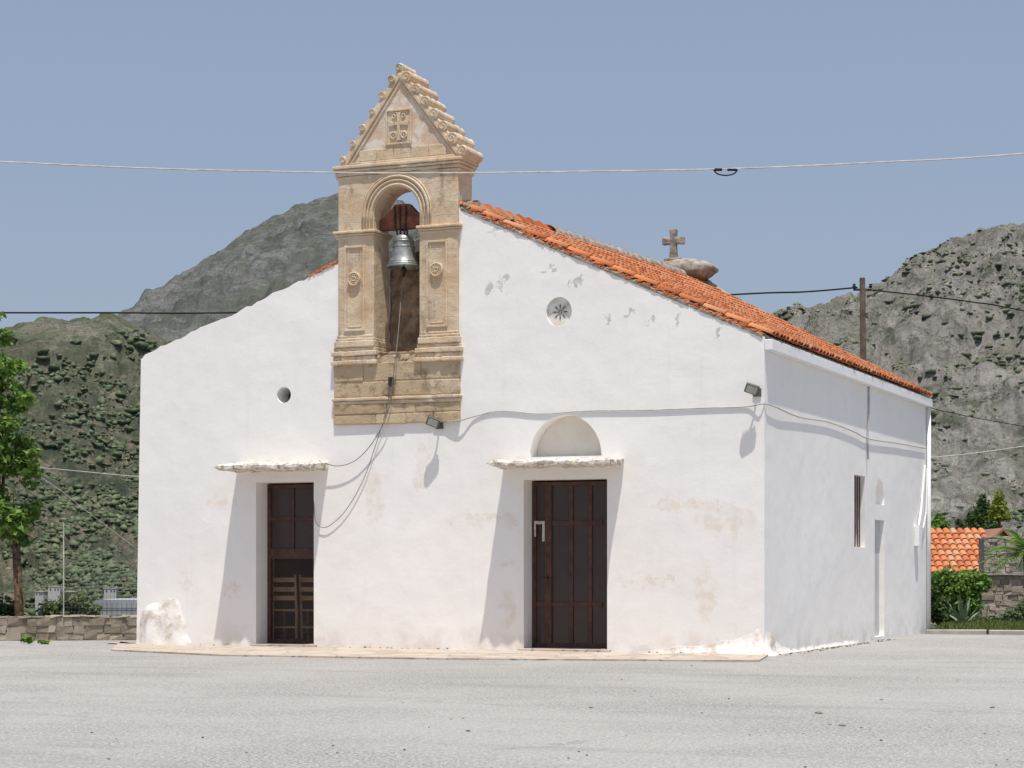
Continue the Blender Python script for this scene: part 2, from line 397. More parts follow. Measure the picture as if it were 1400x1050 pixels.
def tag(o, label, cat, group=None, kind=None):
    o['label'] = label; o['category'] = cat
    if group: o['group'] = group
    if kind: o['kind'] = kind
    return o
def thing(name, label, cat, loc, group=None):
    o = bpy.data.objects.new(name, None); C.objects.link(o); o.location = loc; o.empty_display_size = 0.2
    return tag(o, label, cat, group)
def npmesh(name, verts, faces, mat, parent=None, smooth=False):
    me = bpy.data.meshes.new(name)
    nv, nf, k = len(verts), len(faces), faces.shape[1]
    me.vertices.add(nv); me.vertices.foreach_set('co', verts.astype(np.float32).ravel())
    me.loops.add(nf*k); me.loops.foreach_set('vertex_index', faces.astype(np.int32).ravel())
    me.polygons.add(nf); me.polygons.foreach_set('loop_start', np.arange(0, nf*k, k, dtype=np.int32))
    me.update(calc_edges=True); me.validate()
    if smooth: me.polygons.foreach_set('use_smooth', [True]*nf)
    me.materials.append(M[mat]); o = bpy.data.objects.new(name, me); C.objects.link(o)
    if parent is not None:
        o.parent = parent
        if parent.type == 'EMPTY': o.matrix_parent_inverse = Matrix.Translation(-parent.location)
    return o
def leaves(name, blobs, n, size, mat, parent=None, gap=0.0, fr=1.2, asp=0.55):
    w = np.array([b[1][0]*b[1][1]*b[1][2] for b in blobs])**0.8; w /= w.sum()
    idx = rng.choice(len(blobs), n, p=w)
    cs = np.array([tuple(b[0]) for b in blobs])[idx]; rs = np.array([b[1] for b in blobs])[idx]
    d = rng.normal(size=(n, 3)); d /= np.linalg.norm(d, axis=1)[:, None]
    rad = rng.random(n)**0.45 * (1+0.12*rng.normal(size=n))
    p = cs + d*rs*rad[:, None]
    if gap:
        keep = np.array([noise.noise(Vector(q)*fr*2) > -0.25*(1-gap) - 0.15 + 0.2*gap for q in p]); p = p[keep]; d = d[keep]; n = len(p)
    nrm = d*0.6 + rng.normal(size=(n, 3))*0.7 + np.array([0, 0, 0.5]); nrm /= np.linalg.norm(nrm, axis=1)[:, None]
    a = np.cross(nrm, rng.normal(size=(n, 3))); a /= np.linalg.norm(a, axis=1)[:, None]; b = np.cross(nrm, a)
    sz = size*(0.6+0.8*rng.random(n))[:, None]
    V = np.stack([p-a*sz, p-b*sz*asp+nrm*sz*.12, p+a*sz, p+b*sz*asp+nrm*sz*.12], 1).reshape(-1, 3)
    return npmesh(name, V, np.arange(n*4).reshape(-1, 4), mat, parent)

# ------------------------------------------------------------------ camera, light, sky
cd = bpy.data.cameras.new('camera'); cam = bpy.data.objects.new('camera', cd); C.objects.link(cam)
cam.location = O; cam.rotation_euler = (math.pi/2, 0, TH)
cd.sensor_fit = 'HORIZONTAL'; cd.sensor_width = 36; cd.lens = 72; cd.shift_y = (HZ-525)/1400
cd.clip_start = 0.5; cd.clip_end = 20000
bpy.context.scene.camera = cam
sd = Vector((0.155, -0.255, 1.0)).normalized()
L = bpy.data.lights.new('sun', 'SUN'); L.energy = 4.6; L.angle = math.radians(0.5); L.color = (1.0, 0.95, 0.87)
lo = bpy.data.objects.new('sun', L); C.objects.link(lo); lo.rotation_euler = sd.to_track_quat('Z', 'Y').to_euler(); lo.location = (0, 0, 40)
w = bpy.data.worlds.new('World'); bpy.context.scene.world = w; w.use_nodes = True
wt = w.node_tree; bg = wt.nodes['Background']
sk = wt.nodes.new('ShaderNodeTexSky'); sk.sky_type = 'NISHITA'; sk.sun_disc = False
sk.sun_elevation = math.asin(sd.z); sk.sun_rotation = math.atan2(sd.x, sd.y); sk.altitude = 200; sk.air_density = 1.0; sk.dust_density = 2.8; sk.ozone_density = 1.3
mx = wt.nodes.new('ShaderNodeMix'); mx.data_type = 'RGBA'; mx.inputs[0].default_value = 0.5
wt.links.new(sk.outputs[0], mx.inputs[6]); mx.inputs[7].default_value = (3.5, 4.1, 5.45, 1)
wt.links.new(mx.outputs[2], bg.inputs[0]); bg.inputs[1].default_value = 0.11
sc = bpy.context.scene
sc.view_settings.view_transform = 'Standard'; sc.view_settings.look = 'None'; sc.view_settings.exposure = 0

# ------------------------------------------------------------------ ground and hills
def sm(a, b, x):
    t = min(1, max(0, (x-a)/(b-a))); return t*t*(3-2*t)
def tz(X, Y):
    lf = 1 - sm(-5.0, 1.0, X) if Y < 60 else 1 - sm(-0.02, 0.04, X/Y)
    dl = -7*sm(31, 60, Y) - 20*sm(60, 260, Y)
    dr = -2.6*sm(47, 60, Y) - 3*sm(80, 200, Y)
    z = dl*lf + dr*(1-lf)
    if Y > 33: z += 0.35*noise.noise(Vector((X*0.1, Y*0.1, 0)))*sm(33, 80, Y)
    return z - 0.02
vs = []; fs = []
Ys = [-30, -10, 0, 10, 20, 26, 29, 30.5] + list(np.linspace(31.5, 70, 40)) + list(np.geomspace(73, 7000, 60))
na = 81
for Y in Ys:
    for k in range(na):
        a = -1.1 + 2.2*k/(na-1)
        X = a*Y if Y > 60 else a*60
        p = W(X, Y, tz(X, Y)); vs.append(tuple(p))
for i in range(len(Ys)-1):
    for k in range(na-1): fs.append((i*na+k, i*na+k+1, (i+1)*na+k+1, (i+1)*na+k))
o = npmesh('ground', np.array(vs), np.array(fs), 'valley', smooth=True); tag(o, 'scrubby earth running from the churchyard down to the valley floor', 'ground', kind='structure')
b = MB()
pts = [W(-60, -20, 0), W(60, -20, 0), W(60, 33.5, 0), gp(1400, 868), gp(1268, 867), W(6.0, 36.0, 0), W(-5.5, 36.0, 0), W(-6.0, 31.2, 0), W(-60, 31.2, 0)]
b.add([(p.x, p.y, 0.0) for p in pts], [tuple(range(len(pts)))])
o = b.build('road_surface', 'asphalt', recalc=False); tag(o, 'pale grey worn asphalt yard in front of the white church', 'asphalt', kind='structure')
b = MB()
q = [gp(152, 890), gp(300, 897), gp(600, 902), gp(1038, 905), Vector((0.05, -0.0, 0)), Vector((-9.0, -0.0, 0)), Vector((-9.6, 0.15, 0)), gp(165, 879)]
n_ = len(q)
b.add([(p.x, p.y, 0.0) for p in q] + [(p.x, p.y, 0.02) for p in q], [tuple(range(n_, 2*n_))] + [(i, (i+1) % n_, (i+1) % n_+n_, i+n_) for i in range(n_)])
o = b.build('pavement', 'flag'); tag(o, 'strip of tan flagstone paving along the foot of the church front', 'pavement', kind='structure')

def ridge(name, sky, Dc, Db, zb, nu, nv, amp, fr, jag, mat, label, prof=1.15, oct_=7, crag=0, ter=0, tilt=0.0, flat=False):
    p0, p1 = sky[0][0], sky[-1][0]; xs = np.array([q[0] for q in sky]); ys = np.array([q[1] for q in sky])
    R_ = np.zeros((nv+12, nu, 3))
    for i in range(nu):
        px = p0 + (p1-p0)*i/(nu-1); py = np.interp(px, xs, ys); zc = CH + (HZ-py)/F*Dc
        for j in range(nv+12):
            v = j/(nv-1)
            if v <= 1: Y = Db + (Dc-Db)*v; base = zb + (zc-zb)*v**prof
            else: Y = Dc + (Dc-Db)*(v-1)*3; base = zc - (zc-zb)*min(1, (v-1)*2.2)
            X = (px-700)/F*Y
            q = Vector((X*fr, Y*fr, 0.3))
            rn = noise.ridged_multi_fractal(q, 1.0, 2.1, oct_, 1.0, 2.0) - 1.0
            fn = noise.fractal(q*4, 0.6, 2.1, 6)
            env = math.sin(math.pi*min(v, 1))**0.7 if v < 1 else 0
            z = base + amp*rn*env + jag*fn
            if crag:
                z += crag*(abs(noise.noise(q*9))*(0.45+env)-.3) + crag*0.5*noise.noise(q*23)
            if ter and v < 1:
                w_ = z + tilt*X + ter*1.6*noise.fractal(q*2.2, .8, 2.1, 4)
                f_ = w_/ter; fl_ = math.floor(f_); g_ = f_-fl_
                st = g_*0.25 if g_ < .6 else .15+(g_-.6)/.4*.85
                k_ = 0.75*min(1, max(0, .5+2.2*noise.noise(q*1.7+Vector((5, 0, 0)))))
                z += (st-g_)*ter*k_*min(1, (1-v)*9)
            R_[j, i] = W(X, Y, z)
    V = R_.reshape(-1, 3)
    nr = nv+12
    idx = np.arange(nr*nu).reshape(nr, nu)
    Fq = np.stack([idx[:-1, :-1], idx[:-1, 1:], idx[1:, 1:], idx[1:, :-1]], -1).reshape(-1, 4)
    o = npmesh(name, V, Fq, mat, smooth=not flat); tag(o, label, 'hill', kind='structure')
    return R_
RF = ridge('mountain', [(-500, 500), (-100, 480), (100, 450), (160, 428), (205, 400), (250, 368), (300, 340), (340, 316), (370, 300), (400, 285), (440, 269), (480, 262), (540, 268), (600, 310), (700, 370), (900, 450), (1200, 500), (1700, 560)],
      4600, 2500, 60, 420, 150, 120, 0.0022, 12, 'hill_far', 'grey hazy mountain peak rising behind the left of the church', crag=20, ter=60, tilt=.12)
RL = ridge('hill', [(-600, 400), (-200, 450), (0, 455), (30, 444), (70, 437), (110, 434), (150, 434), (190, 444), (230, 462), (400, 520), (700, 560), (1000, 600)],
      2300, 950, -25, 480, 190, 75, 0.0035, 10, 'hill_left', 'green scrub covered foothill beyond the valley at left', 1.3, crag=8, ter=38, tilt=-.15)
RR = ridge('hillside', [(820, 540), (960, 480), (1040, 452), (1090, 438), (1130, 426), (1165, 411), (1205, 390), (1250, 362), (1300, 336), (1350, 317), (1400, 306), (1600, 268), (1900, 240)],
      1150, 260, -7, 520, 260, 32, 0.0075, 5, 'hill_right', 'steep grey rocky mountainside rising behind the right of the church', 1.05, crag=3.6, ter=15, tilt=-.35, flat=True)
bm = bmesh.new(); bmesh.ops.create_icosphere(bm, subdivisions=1, radius=1)
IV = np.array([tuple(v.co) for v in bm.verts]); IF = np.array([[v.index for v in f.verts] for f in bm.faces]); bm.free()
def scatter(name, R_, n, r0, r1, mat, label, pxr, thr, fr, jr=(0.02, 0.98), flat=0.6, pw=2.5, bias=1.0):
    nr, nu, _ = R_.shape; nr -= 12
    out = []; tries = 0
    while len(out) < n and tries < n*12:
        tries += 1
        i = random.uniform(pxr[0], pxr[1])*(nu-2); j = (jr[0]+(jr[1]-jr[0])*random.random()**bias)*(nr-2)
        i0, j0 = int(i), int(j); a, b2 = i-i0, j-j0
        p = (R_[j0, i0]*(1-a)+R_[j0, i0+1]*a)*(1-b2) + (R_[j0+1, i0]*(1-a)+R_[j0+1, i0+1]*a)*b2
        if noise.fractal(Vector(p)*fr, 0.6, 2.1, 4) + random.uniform(-0.3, 0.3) < thr: continue
        out.append((p, (r0 + (r1-r0)*random.random()**pw)*(0.55+0.9*j/(nr-2))))
    V = []; Fc = []
    for k, (p, r) in enumerate(out):
        s3 = np.array([r*random.uniform(.7, 1.5), r*random.uniform(.7, 1.5), r*flat*random.uniform(.7, 1.4)])
        V.append(IV*s3*(1+0.35*rng.normal(size=(len(IV), 1))) + p + np.array([0, 0, r*0.1])); Fc.append(IF + k*len(IV))
    o = npmesh(name, np.concatenate(V), np.concatenate(Fc), mat); tag(o, label, 'shrubs', kind='stuff')
scatter('hillside_scrub', RR, 18000, 0.3, 1.5, 'scrub', 'low green scrub dotting the rocky mountainside at right', (0.1, 0.75), -0.02, 0.03, (0.02, 0.97), 0.5, bias=1.3)
scatter('valley_scrub', RL, 20000, 0.8, 3.8, 'scrub_far', 'green bushes and trees covering the lower left foothill', (0.38, 0.62), -0.06, 0.022, (0.01, 0.85), 0.7, bias=1.35, pw=2.3)

# ------------------------------------------------------------------ church
church = thing('church', 'whitewashed stone church with carved tan belfry, two brown doors and red tiled roof', 'church', (-4.5, 4.9, 0))
LX = -8.98; DY = 9.76; RX = -4.12
YF = -0.04; YB = 0.42
BX = lambda px: fac(px, 300, YF)[0]
BZ = lambda py: fac(545, py, YF)[1]
oa, ob = BX(511), BX(573); bx0, bx1 = BX(462), BX(626)
def jit(a, b, n, j):
    out = []
    for i in range(1, n):
        t_ = i/n; out.append((a[0]+(b[0]-a[0])*t_, a[1]+(b[1]-a[1])*t_ + random.uniform(-j, j)))
    return out
zl, zr, zp = 4.02, 3.90, 5.76
tl = (LX+0.03, zl); pk = (RX, zp); tr_ = (-0.0, zr)
lj = [(x, z+0.03*noise.noise(Vector((x*1.7, 0, 0)))) for x, z in jit(pk, tl, 60, 0.020)]
poly = [(LX-0.05, -0.3), (0, -0.3), tr_] + jit(tr_, pk, 40, 0.012) + [pk] + lj + [(LX+0.10, zl+0.02), (LX+0.03, zl-.05)]
b = MB(); b.prism(poly, 0, DY)
wall = b.build('wall', 'plaster', church)
def cutter(mb): return mb.build('cut', 'plaster')
cuts = []
T = 0.5
cuts.append(cutter(MB().prism([(LX+T, -0.2), (-T, -0.2), (-T, 3.5), (RX, 5.25), (LX+T, 3.6)], T, DY-T)))
cuts.append(cutter(MB().box(oa-0.02, ob+0.02, -0.3, YB+0.16, BZ(486), 7)))
dl0, _ = fac(350, 700); dl1, _ = fac(429, 700); dlt = fac(390, 659)[1]
dr0, _ = fac(716, 700); dr1, _ = fac(830, 700); drt = fac(773, 655)[1]
cuts.append(cutter(MB().box(dl0, dl1, -0.3, 0.8, 0.03, dlt)))
cuts.append(cutter(MB().box(dr0, dr1, -0.3, 0.8, 0.03, drt)))
nx, nz = fac(773, 624); nr_ = 0.5*(fac(822, 622)[0]-fac(724, 622)[0])
lun = [(nx+nr_*math.cos(math.pi*i/28), nz+nr_*1.08*math.sin(math.pi*i/28)) for i in range(29)]
cuts.append(cutter(MB().prism(lun, -0.2, 0.26)))
wx, wz = fac(388, 540)
cuts.append(cutter(MB().prism([(wx+0.108*math.cos(2*math.pi*i/28), wz+0.108*math.sin(2*math.pi*i/28)) for i in range(28)], -0.2, 0.8)))
vx, vz = fac(764, 426)
cuts.append(cutter(MB().prism([(vx+0.175*math.cos(2*math.pi*i/36), vz+0.185*math.sin(2*math.pi*i/36)) for i in range(36)], -0.2, 0.10)))
sw0 = side(1168, 650)[0]; sw1 = side(1183, 748)[0]
swz0 = side(1175, 748)[1]; swz1 = side(1175, 650)[1]
cuts.append(cutter(MB().box(-0.8, 0.3, sw0, sw1, swz0, swz1)))
sd0 = side(1196, 800)[0]; sd1 = side(1209, 800)[0]; sdz = side(1202, 711)[1]
cuts.append(cutter(MB().box(-0.09, 0.3, sd0, sd1, 0.05, sdz)))
sn0 = side(1197, 680)[0]; sn1 = side(1209, 680)[0]; snz0 = side(1203, 690)[1]; snz1 = side(1203, 655)[1]; snr = (sn1-sn0)/2; snc = (sn0+sn1)/2
arc = [(snc+snr*math.cos(math.pi*i/14), snz1-snr+snr*math.sin(math.pi*i/14)) for i in range(15)]
pl = [(sn1, snz0)] + arc + [(sn0, snz0)]
m_ = MB(); n_ = len(pl)
m_.add([(-0.11, y, z) for y, z in pl] + [(0.2, y, z) for y, z in pl], [tuple(range(n_)), tuple(reversed(range(n_, 2*n_)))] + [(i, (i+1) % n_, (i+1) % n_+n_, i+n_) for i in range(n_)])
cuts.append(cutter(m_))
for i, cobj in enumerate(cuts):
    md = wall.modifiers.new('b%d' % i, 'BOOLEAN'); md.operation = 'DIFFERENCE'; md.object = cobj; md.solver = 'EXACT'
dg = bpy.context.evaluated_depsgraph_get(); dg.update()
me = bpy.data.meshes.new_from_object(wall.evaluated_get(dg))
wall.modifiers.clear(); wall.data = me; me.name = 'wall'
for cobj in cuts: bpy.data.objects.remove(cobj, do_unlink=True)
bv = wall.modifiers.new('bevel', 'BEVEL'); bv.width = 0.028; bv.segments = 3; bv.limit_method = 'ANGLE'; bv.angle_limit = 0.9
MB().box(LX+T+0.01, -T-0.01, T+0.01, DY-T-0.01, -0.1, 0.05).build('floor', 'interior', church)
MB().prism([(nx+(x-nx)*.99, nz+.004+(z-nz)*.99) for x, z in lun], 0.235, 0.256).build('lunette', 'niche', church)

b = MB(); b.prism([(vx+0.172*math.cos(2*math.pi*i/36), vz+0.182*math.sin(2*math.pi*i/36)) for i in range(36)], 0.05, 0.098)
vent = b.build('rosette_vent', 'white_rough', church)
b = MB()
for k in range(8):
    a = k*math.pi/4; ca, sa = math.cos(a), math.sin(a)
    p = [(0.03, 0), (0.08, 0.010), (0.105, 0.0), (0.08, -0.010)]
    b.prism([(vx+u*ca-v*sa, vz+u*sa+v*ca) for u, v in p], 0.045, 0.049)
b.ring(vx, vz, 0.047, 0.022, 0.005, 14)
b.build('slot', 'lamp', vent)
b = MB(); b.ring(wx, wz, 0.33, 0.10, 0.012, 24); b.box(wx-0.1, wx+0.1, 0.325, 0.335, wz-0.006, wz+0.006); b.box(wx-0.006, wx+0.006, 0.325, 0.335, wz-0.1, wz+0.1)
rw = b.build('round_window', 'brown', church)
MB().prism([(wx+0.106*math.cos(2*math.pi*i/24), wz+0.106*math.sin(2*math.pi*i/24)) for i in range(24)], 0.345, 0.35).build('pane', 'glass', rw)

# doors
def door(x0, x1, z0, z1, y, name='door'):
    b = MB(); w_ = 0.05
    b.box(x0, x0+w_, y, y+0.06, z0, z1); b.box(x1-w_, x1, y, y+0.06, z0, z1)
    b.box(x0+w_, x1-w_, y, y+0.06, z1-w_, z1); b.box(x0+w_, x1-w_, y, y+0.06, z0, z0+w_*1.4)
    return b.build(name, 'brown', church, bevel=0.004)
yl = 0.30
L0 = dl0; L1 = dl1
dL = door(L0+0.005, L1-0.005, 0.035, dlt-0.02, yl)
pz = lambda py, px=390, y=yl: fac(px, py, y)[1]
zrail0, zrail1 = pz(764), pz(750)
xm = fac(400, 700, yl)[0]
b = MB(); b.box(L0+0.05, L1-0.05, yl+0.005, yl+0.055, zrail0, zrail1); b.box(xm-0.018, xm+0.018, yl+0.006, yl+0.054, zrail1, dlt-0.07)
b.box(L0+0.05, xm-0.018, yl+0.01, yl+0.05, pz(712), pz(707)); b.box(xm+0.018, L1-0.05, yl+0.01, yl+0.05, pz(712), pz(707))
b.build('glazing_bars', 'brown', dL, bevel=0.003)
MB().box(L0+0.05, L1-0.05, yl+0.028, yl+0.033, zrail1, dlt-0.07).build('pane', 'glass', dL)
MB().box(L0+0.05, L1-0.05, yl+0.028, yl+0.033, 0.1, zrail0).build('pane', 'glass2', dL)
b = MB(); b.tube([(L1-0.075, yl-0.03, zrail0-0.03), (L1-0.075, yl-0.03, zrail1+0.05)], 0.008, 8); b.box(L1-0.083, L1-0.067, yl-0.03, yl+0.005, zrail0-0.02, zrail0-0.005); b.box(L1-0.083, L1-0.067, yl-0.03, yl+0.005, zrail1+0.02, zrail1+0.035)
b.build('handle', 'iron', dL)
yr = 0.27
dR = door(dr0+0.005, dr1-0.005, 0.035, drt-0.02, yr)
fx = lambda px: fac(px, 750, yr)[0]
pr = lambda py: fac(775, py, yr)[1]
b = MB()
b.box(fx(745), fx(754), yr-0.004, yr+0.055, 0.10, drt-0.07)
b.box(fx(778), fx(783), yr+0.008, yr+0.052, 0.10, drt-0.07); b.box(fx(804), fx(809), yr+0.008, yr+0.052, 0.10, drt-0.07)
for py in (715, 826):
    for a, c2 in ((754, 778), (783, 804), (809, 823)): b.box(fx(a), fx(c2), yr+0.012, yr+0.048, pr(py+3), pr(py-3))
    b.box(dr0+0.055, fx(745), yr+0.012, yr+0.048, pr(py+3), pr(py-3))
b.build('glazing_bars', 'brown', dR, bevel=0.003)
MB().box(dr0+0.055, dr1-0.055, yr+0.028, yr+0.033, 0.105, drt-0.07).build('pane', 'glass', dR)
b = MB(); hz_ = pr(790); hx = fx(749.5)
b.tube([(hx, yr-0.004, hz_), (hx, yr-0.04, hz_), (hx-0.01, yr-0.045, hz_), (hx-0.07, yr-0.045, hz_)], 0.007, 8); b.box(hx-0.012, hx+0.012, yr-0.01, yr-0.003, hz_-0.06, hz_+0.03)
b.build('handle', 'iron', dR)
b = MB(); xa, xb, za, zb2 = fx(731), fx(745), pr(740), pr(712)
b.box(xa, xb, yr-0.012, yr-0.008, zb2-0.04, zb2, 0.004); b.box(xa, xa+0.02, yr-0.012, yr-0.008, za+0.06, zb2-0.04, 0.004); b.box(xb-0.03, xb, yr-0.012, yr-0.008, za, zb2-0.04, 0.004)
o = b.build('torn_notice', 'paper', dR); o['label'] = 'torn white paper strips on the door'
for (a, c2, nme) in ((dl0, dl1, 'threshold'), (dr0, dr1, 'threshold')):
    MB().box(a-0.04, c2+0.05, -0.10, 0.28, 0.0, 0.045, 0.006).build(nme, 'flag', church, bevel=0.01)

def canopy(pxa, pxb, pyt, pyb, prot):
    x0 = fac(pxa, pyt, -prot)[0]; x1 = fac(pxb, pyt, 0.0)[0]
    z1 = fac(0.5*(pxa+pxb), pyt, -prot)[1]; z0 = fac(.5*(pxa+pxb), pyb, -prot)[1]
    nX, nY = 40, 12; b = MB()
    for i in range(nX+1):
        for j in range(nY+1):
            u = i/nX; v = j/nY; x = x0+(x1-x0)*u; y = 0.04-(prot+0.04)*v
            edge = (v > 0.99 or u < 0.01 or u > 0.99)
            nn = noise.fractal(Vector((x*5, y*5, 1.3)), .8, 2, 4)
            ex = 0.02*nn*(1 if edge else 0)
            t_ = z1 - 0.05*v + 0.018*nn; bt = z0 + 0.025*noise.fractal(Vector((x*6, y*6, 7.7)), .8, 2, 4) + (0.02 if edge else 0)
            if edge: t_ -= 0.02
            yy = y + (0.035*noise.noise(Vector((x*7, 0, 3))) if v > .99 else 0)
            b.v.append((x+ex, yy, t_)); b.v.append((x+ex, yy, bt))
    I = lambda i, j, k: (i*(nY+1)+j)*2+k
    for i in range(nX):
        for j in range(nY):
            b.f.append((I(i,j,0), I(i+1,j,0), I(i+1,j+1,0), I(i,j+1,0))); b.f.append((I(i,j,1), I(i,j+1,1), I(i+1,j+1,1), I(i+1,j,1)))
    for i in range(nX): b.f.append((I(i,nY,0), I(i+1,nY,0), I(i+1,nY,1), I(i,nY,1)))
    for j in range(nY):
        b.f.append((I(0,j,0), I(0,j+1,0), I(0,j+1,1), I(0,j,1))); b.f.append((I(nX,j,0), I(nX,j,1), I(nX,j+1,1), I(nX,j+1,0)))
    b.build('canopy', 'slab', church)
canopy(293, 449, 628, 641, 0.60)
canopy(665, 854, 623, 636, 0.58)

def fieldfront(name, xa, xb, zt, fn, mat, nU=60, nV=40):
    b = MB()
    for i in range(nU+1):
        for j in range(nV+1):
            x = xa+(xb-xa)*i/nU; z = -0.01+zt*j/nV; b.v.append((x, 0.004-fn(i/nU, j/nV, x, z), z))
    for i in range(nU):
        for j in range(nV): q0 = i*(nV+1)+j; b.f.append((q0, q0+nV+1, q0+nV+2, q0+1))
    return b.build(name, mat, church, smooth=True)
def hump(u, v, x, z):
    k = 1+.18*noise.noise(Vector((x*4, z*4, 1)))
    d = math.hypot((u-.40)/.56, (v+.05)/1.0)*k
    return 0.0 if d >= 1 else 0.11*(1-d*d)**.80*(1-.1*v)*min(1, u*5)*k
fieldfront('corner_swelling', fac(188, 870)[0]+.02, fac(264, 870)[0], 0.72, hump, 'white_rough')
b = MB(); nU, nV = 240, 14
xs0 = fac(860, 890)[0]
for i in range(nU+1):
    u = i/nU; s = u*(-xs0+5.0)
    if s < -xs0-0.10: x, y, nx_, ny_ = xs0+s, 0.0, 0, -1; g = s/(-xs0)
    elif s < -xs0+0.10:
        a_ = (s-(-xs0-0.10))/0.20*math.pi/2; x, y = -0.10+0.10*math.sin(a_), 0.10-0.10*math.cos(a_); nx_, ny_ = math.sin(a_), -math.cos(a_); g = 1
    else: x, y, nx_, ny_ = 0.0, s+xs0, 1, 0; g = max(0.12, 1-(s+xs0)/1.2)
    e = min(1, u*8)*min(1, (1-u)*10)
    for j in range(nV+1):
        v = j/nV
        hh = (0.05+0.33*g**1.5)*(0.9+0.5*noise.fractal(Vector((s*1.6, 3.1, 0)), .9, 2, 3))
        dd = (0.03+0.10*g)*e*(0.9+0.4*noise.fractal(Vector((s*2.0, 0, v*1.0)), .9, 2, 3))
        of = dd*(1-v)**1.7 + 0.020*g*e*noise.fractal(Vector((s*7, 0, v*4)), .7, 2, 4)*(1-v) - 0.006*(v > .95)
        b.v.append((x+nx_*of, y+ny_*of, -0.01+max(.03, hh)*v))
for i in range(nU):
    for j in range(nV):
        q0 = i*(nV+1)+j; b.f.append((q0, q0+nV+1, q0+nV+2, q0+1))
b.build('foundation_flare', 'white_rough', church, smooth=True)

# roof
def slope(xr, zr0, zr1, xe, ze, y):
    return Vector((xr, y, zr0 + (zr1-zr0)*y/DY)), Vector((xe, y, ze))
def tiles(xr, zr0, zr1, xe, ze, y0, y1, sp=0.165, nc=14, skip=None):
    cols = int((y1-y0)/sp); Vt = []; Ft = []; NS = 6; o = 0
    for ci in range(cols+1):
        yc = y0 + ci*sp
        A, B = slope(xr, zr0, zr1, xe, ze, yc); d = (B-A); L_ = d.length; d.normalize()
        nrm = d.cross(Vector((0, 1, 0))); nrm = nrm if nrm.z > 0 else -nrm
        for kind in (0, 1):
            yk = yc + (sp/2 if kind else 0)
            for k in range(nc):
                s0 = L_*k/nc - (0.04 if k else 0); s1 = L_*(k+1)/nc + 0.02
                if skip and skip((A+d*(s0+s1)/2).x, yc): continue
                jy = random.uniform(-.005, .005); jl = random.uniform(-0.012, 0.012); jn = random.uniform(0, .006)
                rA, rB = (0.055, 0.068) if kind == 0 else (0.068, 0.058)
                hk, hb = (0.78, 0.030) if kind == 0 else (-0.45, 0.038)
                for (ss, r, lift) in ((s0, rA, 0.0), (s1+jl, rB, 0.016), (s1+jl, rB-0.012, 0.007)):
                    for q in range(NS+1):
                        t_ = math.pi*q/NS; h = math.sin(t_)*r*hk + hb
                        p = A + d*ss + nrm*(h+lift+jn); Vt.append((p.x, yk+jy+math.cos(t_)*r*1.05, p.z))
                m = NS+1
                for q in range(NS):
                    Ft.append((o+q, o+q+1, o+m+q+1, o+m+q)); Ft.append((o+m+q, o+m+q+1, o+2*m+q+1, o+2*m+q))
                o += 3*m
    return Vt, Ft
rx0, rz0, rz1 = RX, 5.78, 6.08
Va, Fa = tiles(rx0, rz0, rz1, 0.055, 3.895, 0.075, DY-0.09)
bR = MB()
zrid = lambda y: rz0+(rz1-rz0)*y/DY
vv = []
for y in (0.03, DY-0.01):
    zz = zrid(y)
    vv += [(rx0, y, zz-0.06), (0.05, y, 3.872), (0.05, y, 3.905), (rx0, y, zz+0.02)]
HX = [(0,1,2,3),(7,6,5,4),(0,4,5,1),(1,5,6,2),(2,6,7,3),(3,7,4,0)]
bR.add(vv, HX)
lz_e, lx_e = 3.86, LX-0.02
def lz(x, off): return lambda y: lz_e+off + (zrid(y)-0.04-lz_e)*((x-lx_e)/(rx0-lx_e))
for (xa, xb, ya, yb) in ((lx_e, bx0-0.06, 0.16, YB+0.20), (lx_e, rx0-0.003, YB+0.2005, DY-0.01)):
    vv = []
    for y in (ya, yb):
        vv += [(xa, y, lz(xa, -.06)(y)), (xb, y, lz(xb, -.06)(y)), (xb, y, lz(xb, 0)(y)), (xa, y, lz(xa, 0)(y))]
    bR.add(vv, HX)
roof = bR.build('roof', 'mortar', church)
npmesh('roof_tiles', np.array(Va), np.array(Fa), 'tile', roof)
Vb, Fb = tiles(rx0, rz0-0.05, rz1-.04, LX-0.06, lz_e-.01, 0.26, DY-0.04, sp=.18, nc=13, skip=lambda x, y: y < YB+0.32 and x > bx0-0.10)
npmesh('roof_tiles', np.array(Vb), np.array(Fb), 'tile', roof)
b = MB(); y = YB+.12
while y < DY-.3:
    zz = zrid(y) + 0.045; b.tube([(rx0+.02, y, zz+0.012), (rx0+.02, y+0.40, zz-0.012)], [0.092, 0.078], 10)
    y += 0.36
b.build('ridge_tiles', 'tile', roof)
b = MB(); nU, nV = 140, 8
for i in range(nU+1):
    y = YB+2.6 + (DY-.2-YB-2.6)*i/nU
    for j in range(nV+1):
        a_ = math.pi*j/nV; rr = 0.088+0.012*noise.fractal(Vector((y*3, j*.5, 2)), .9, 2, 4)
        b.v.append((rx0+.05+math.cos(a_)*rr*1.5, y, zrid(y)+0.01+math.sin(a_)*rr*1.2))
for i in range(nU):
    for j in range(nV):
        q0 = i*(nV+1)+j; b.f.append((q0, q0+nV+1, q0+nV+2, q0+1))
b.build('ridge_mortar', 'mortar', roof, smooth=True)
b = MB(); bm2 = MB()
for k in range(150):
    t_ = (k+0.5)/150; x = rx0+0.10 + (0.0-rx0-.10)*t_; z = 5.765 - (5.765-3.895)*((x-rx0)/(-rx0))
    for q in range(3):
        if random.random() < (0.9, .85, .5)[q]:
            yy = random.uniform(-0.018, 0.010); l_ = random.uniform(.030, .055)
            b.box(x-l_/2, x+l_/2, yy, yy+0.10, z+0.002+0.022*q, z+0.018+0.022*q, 0.004)
nU = 160
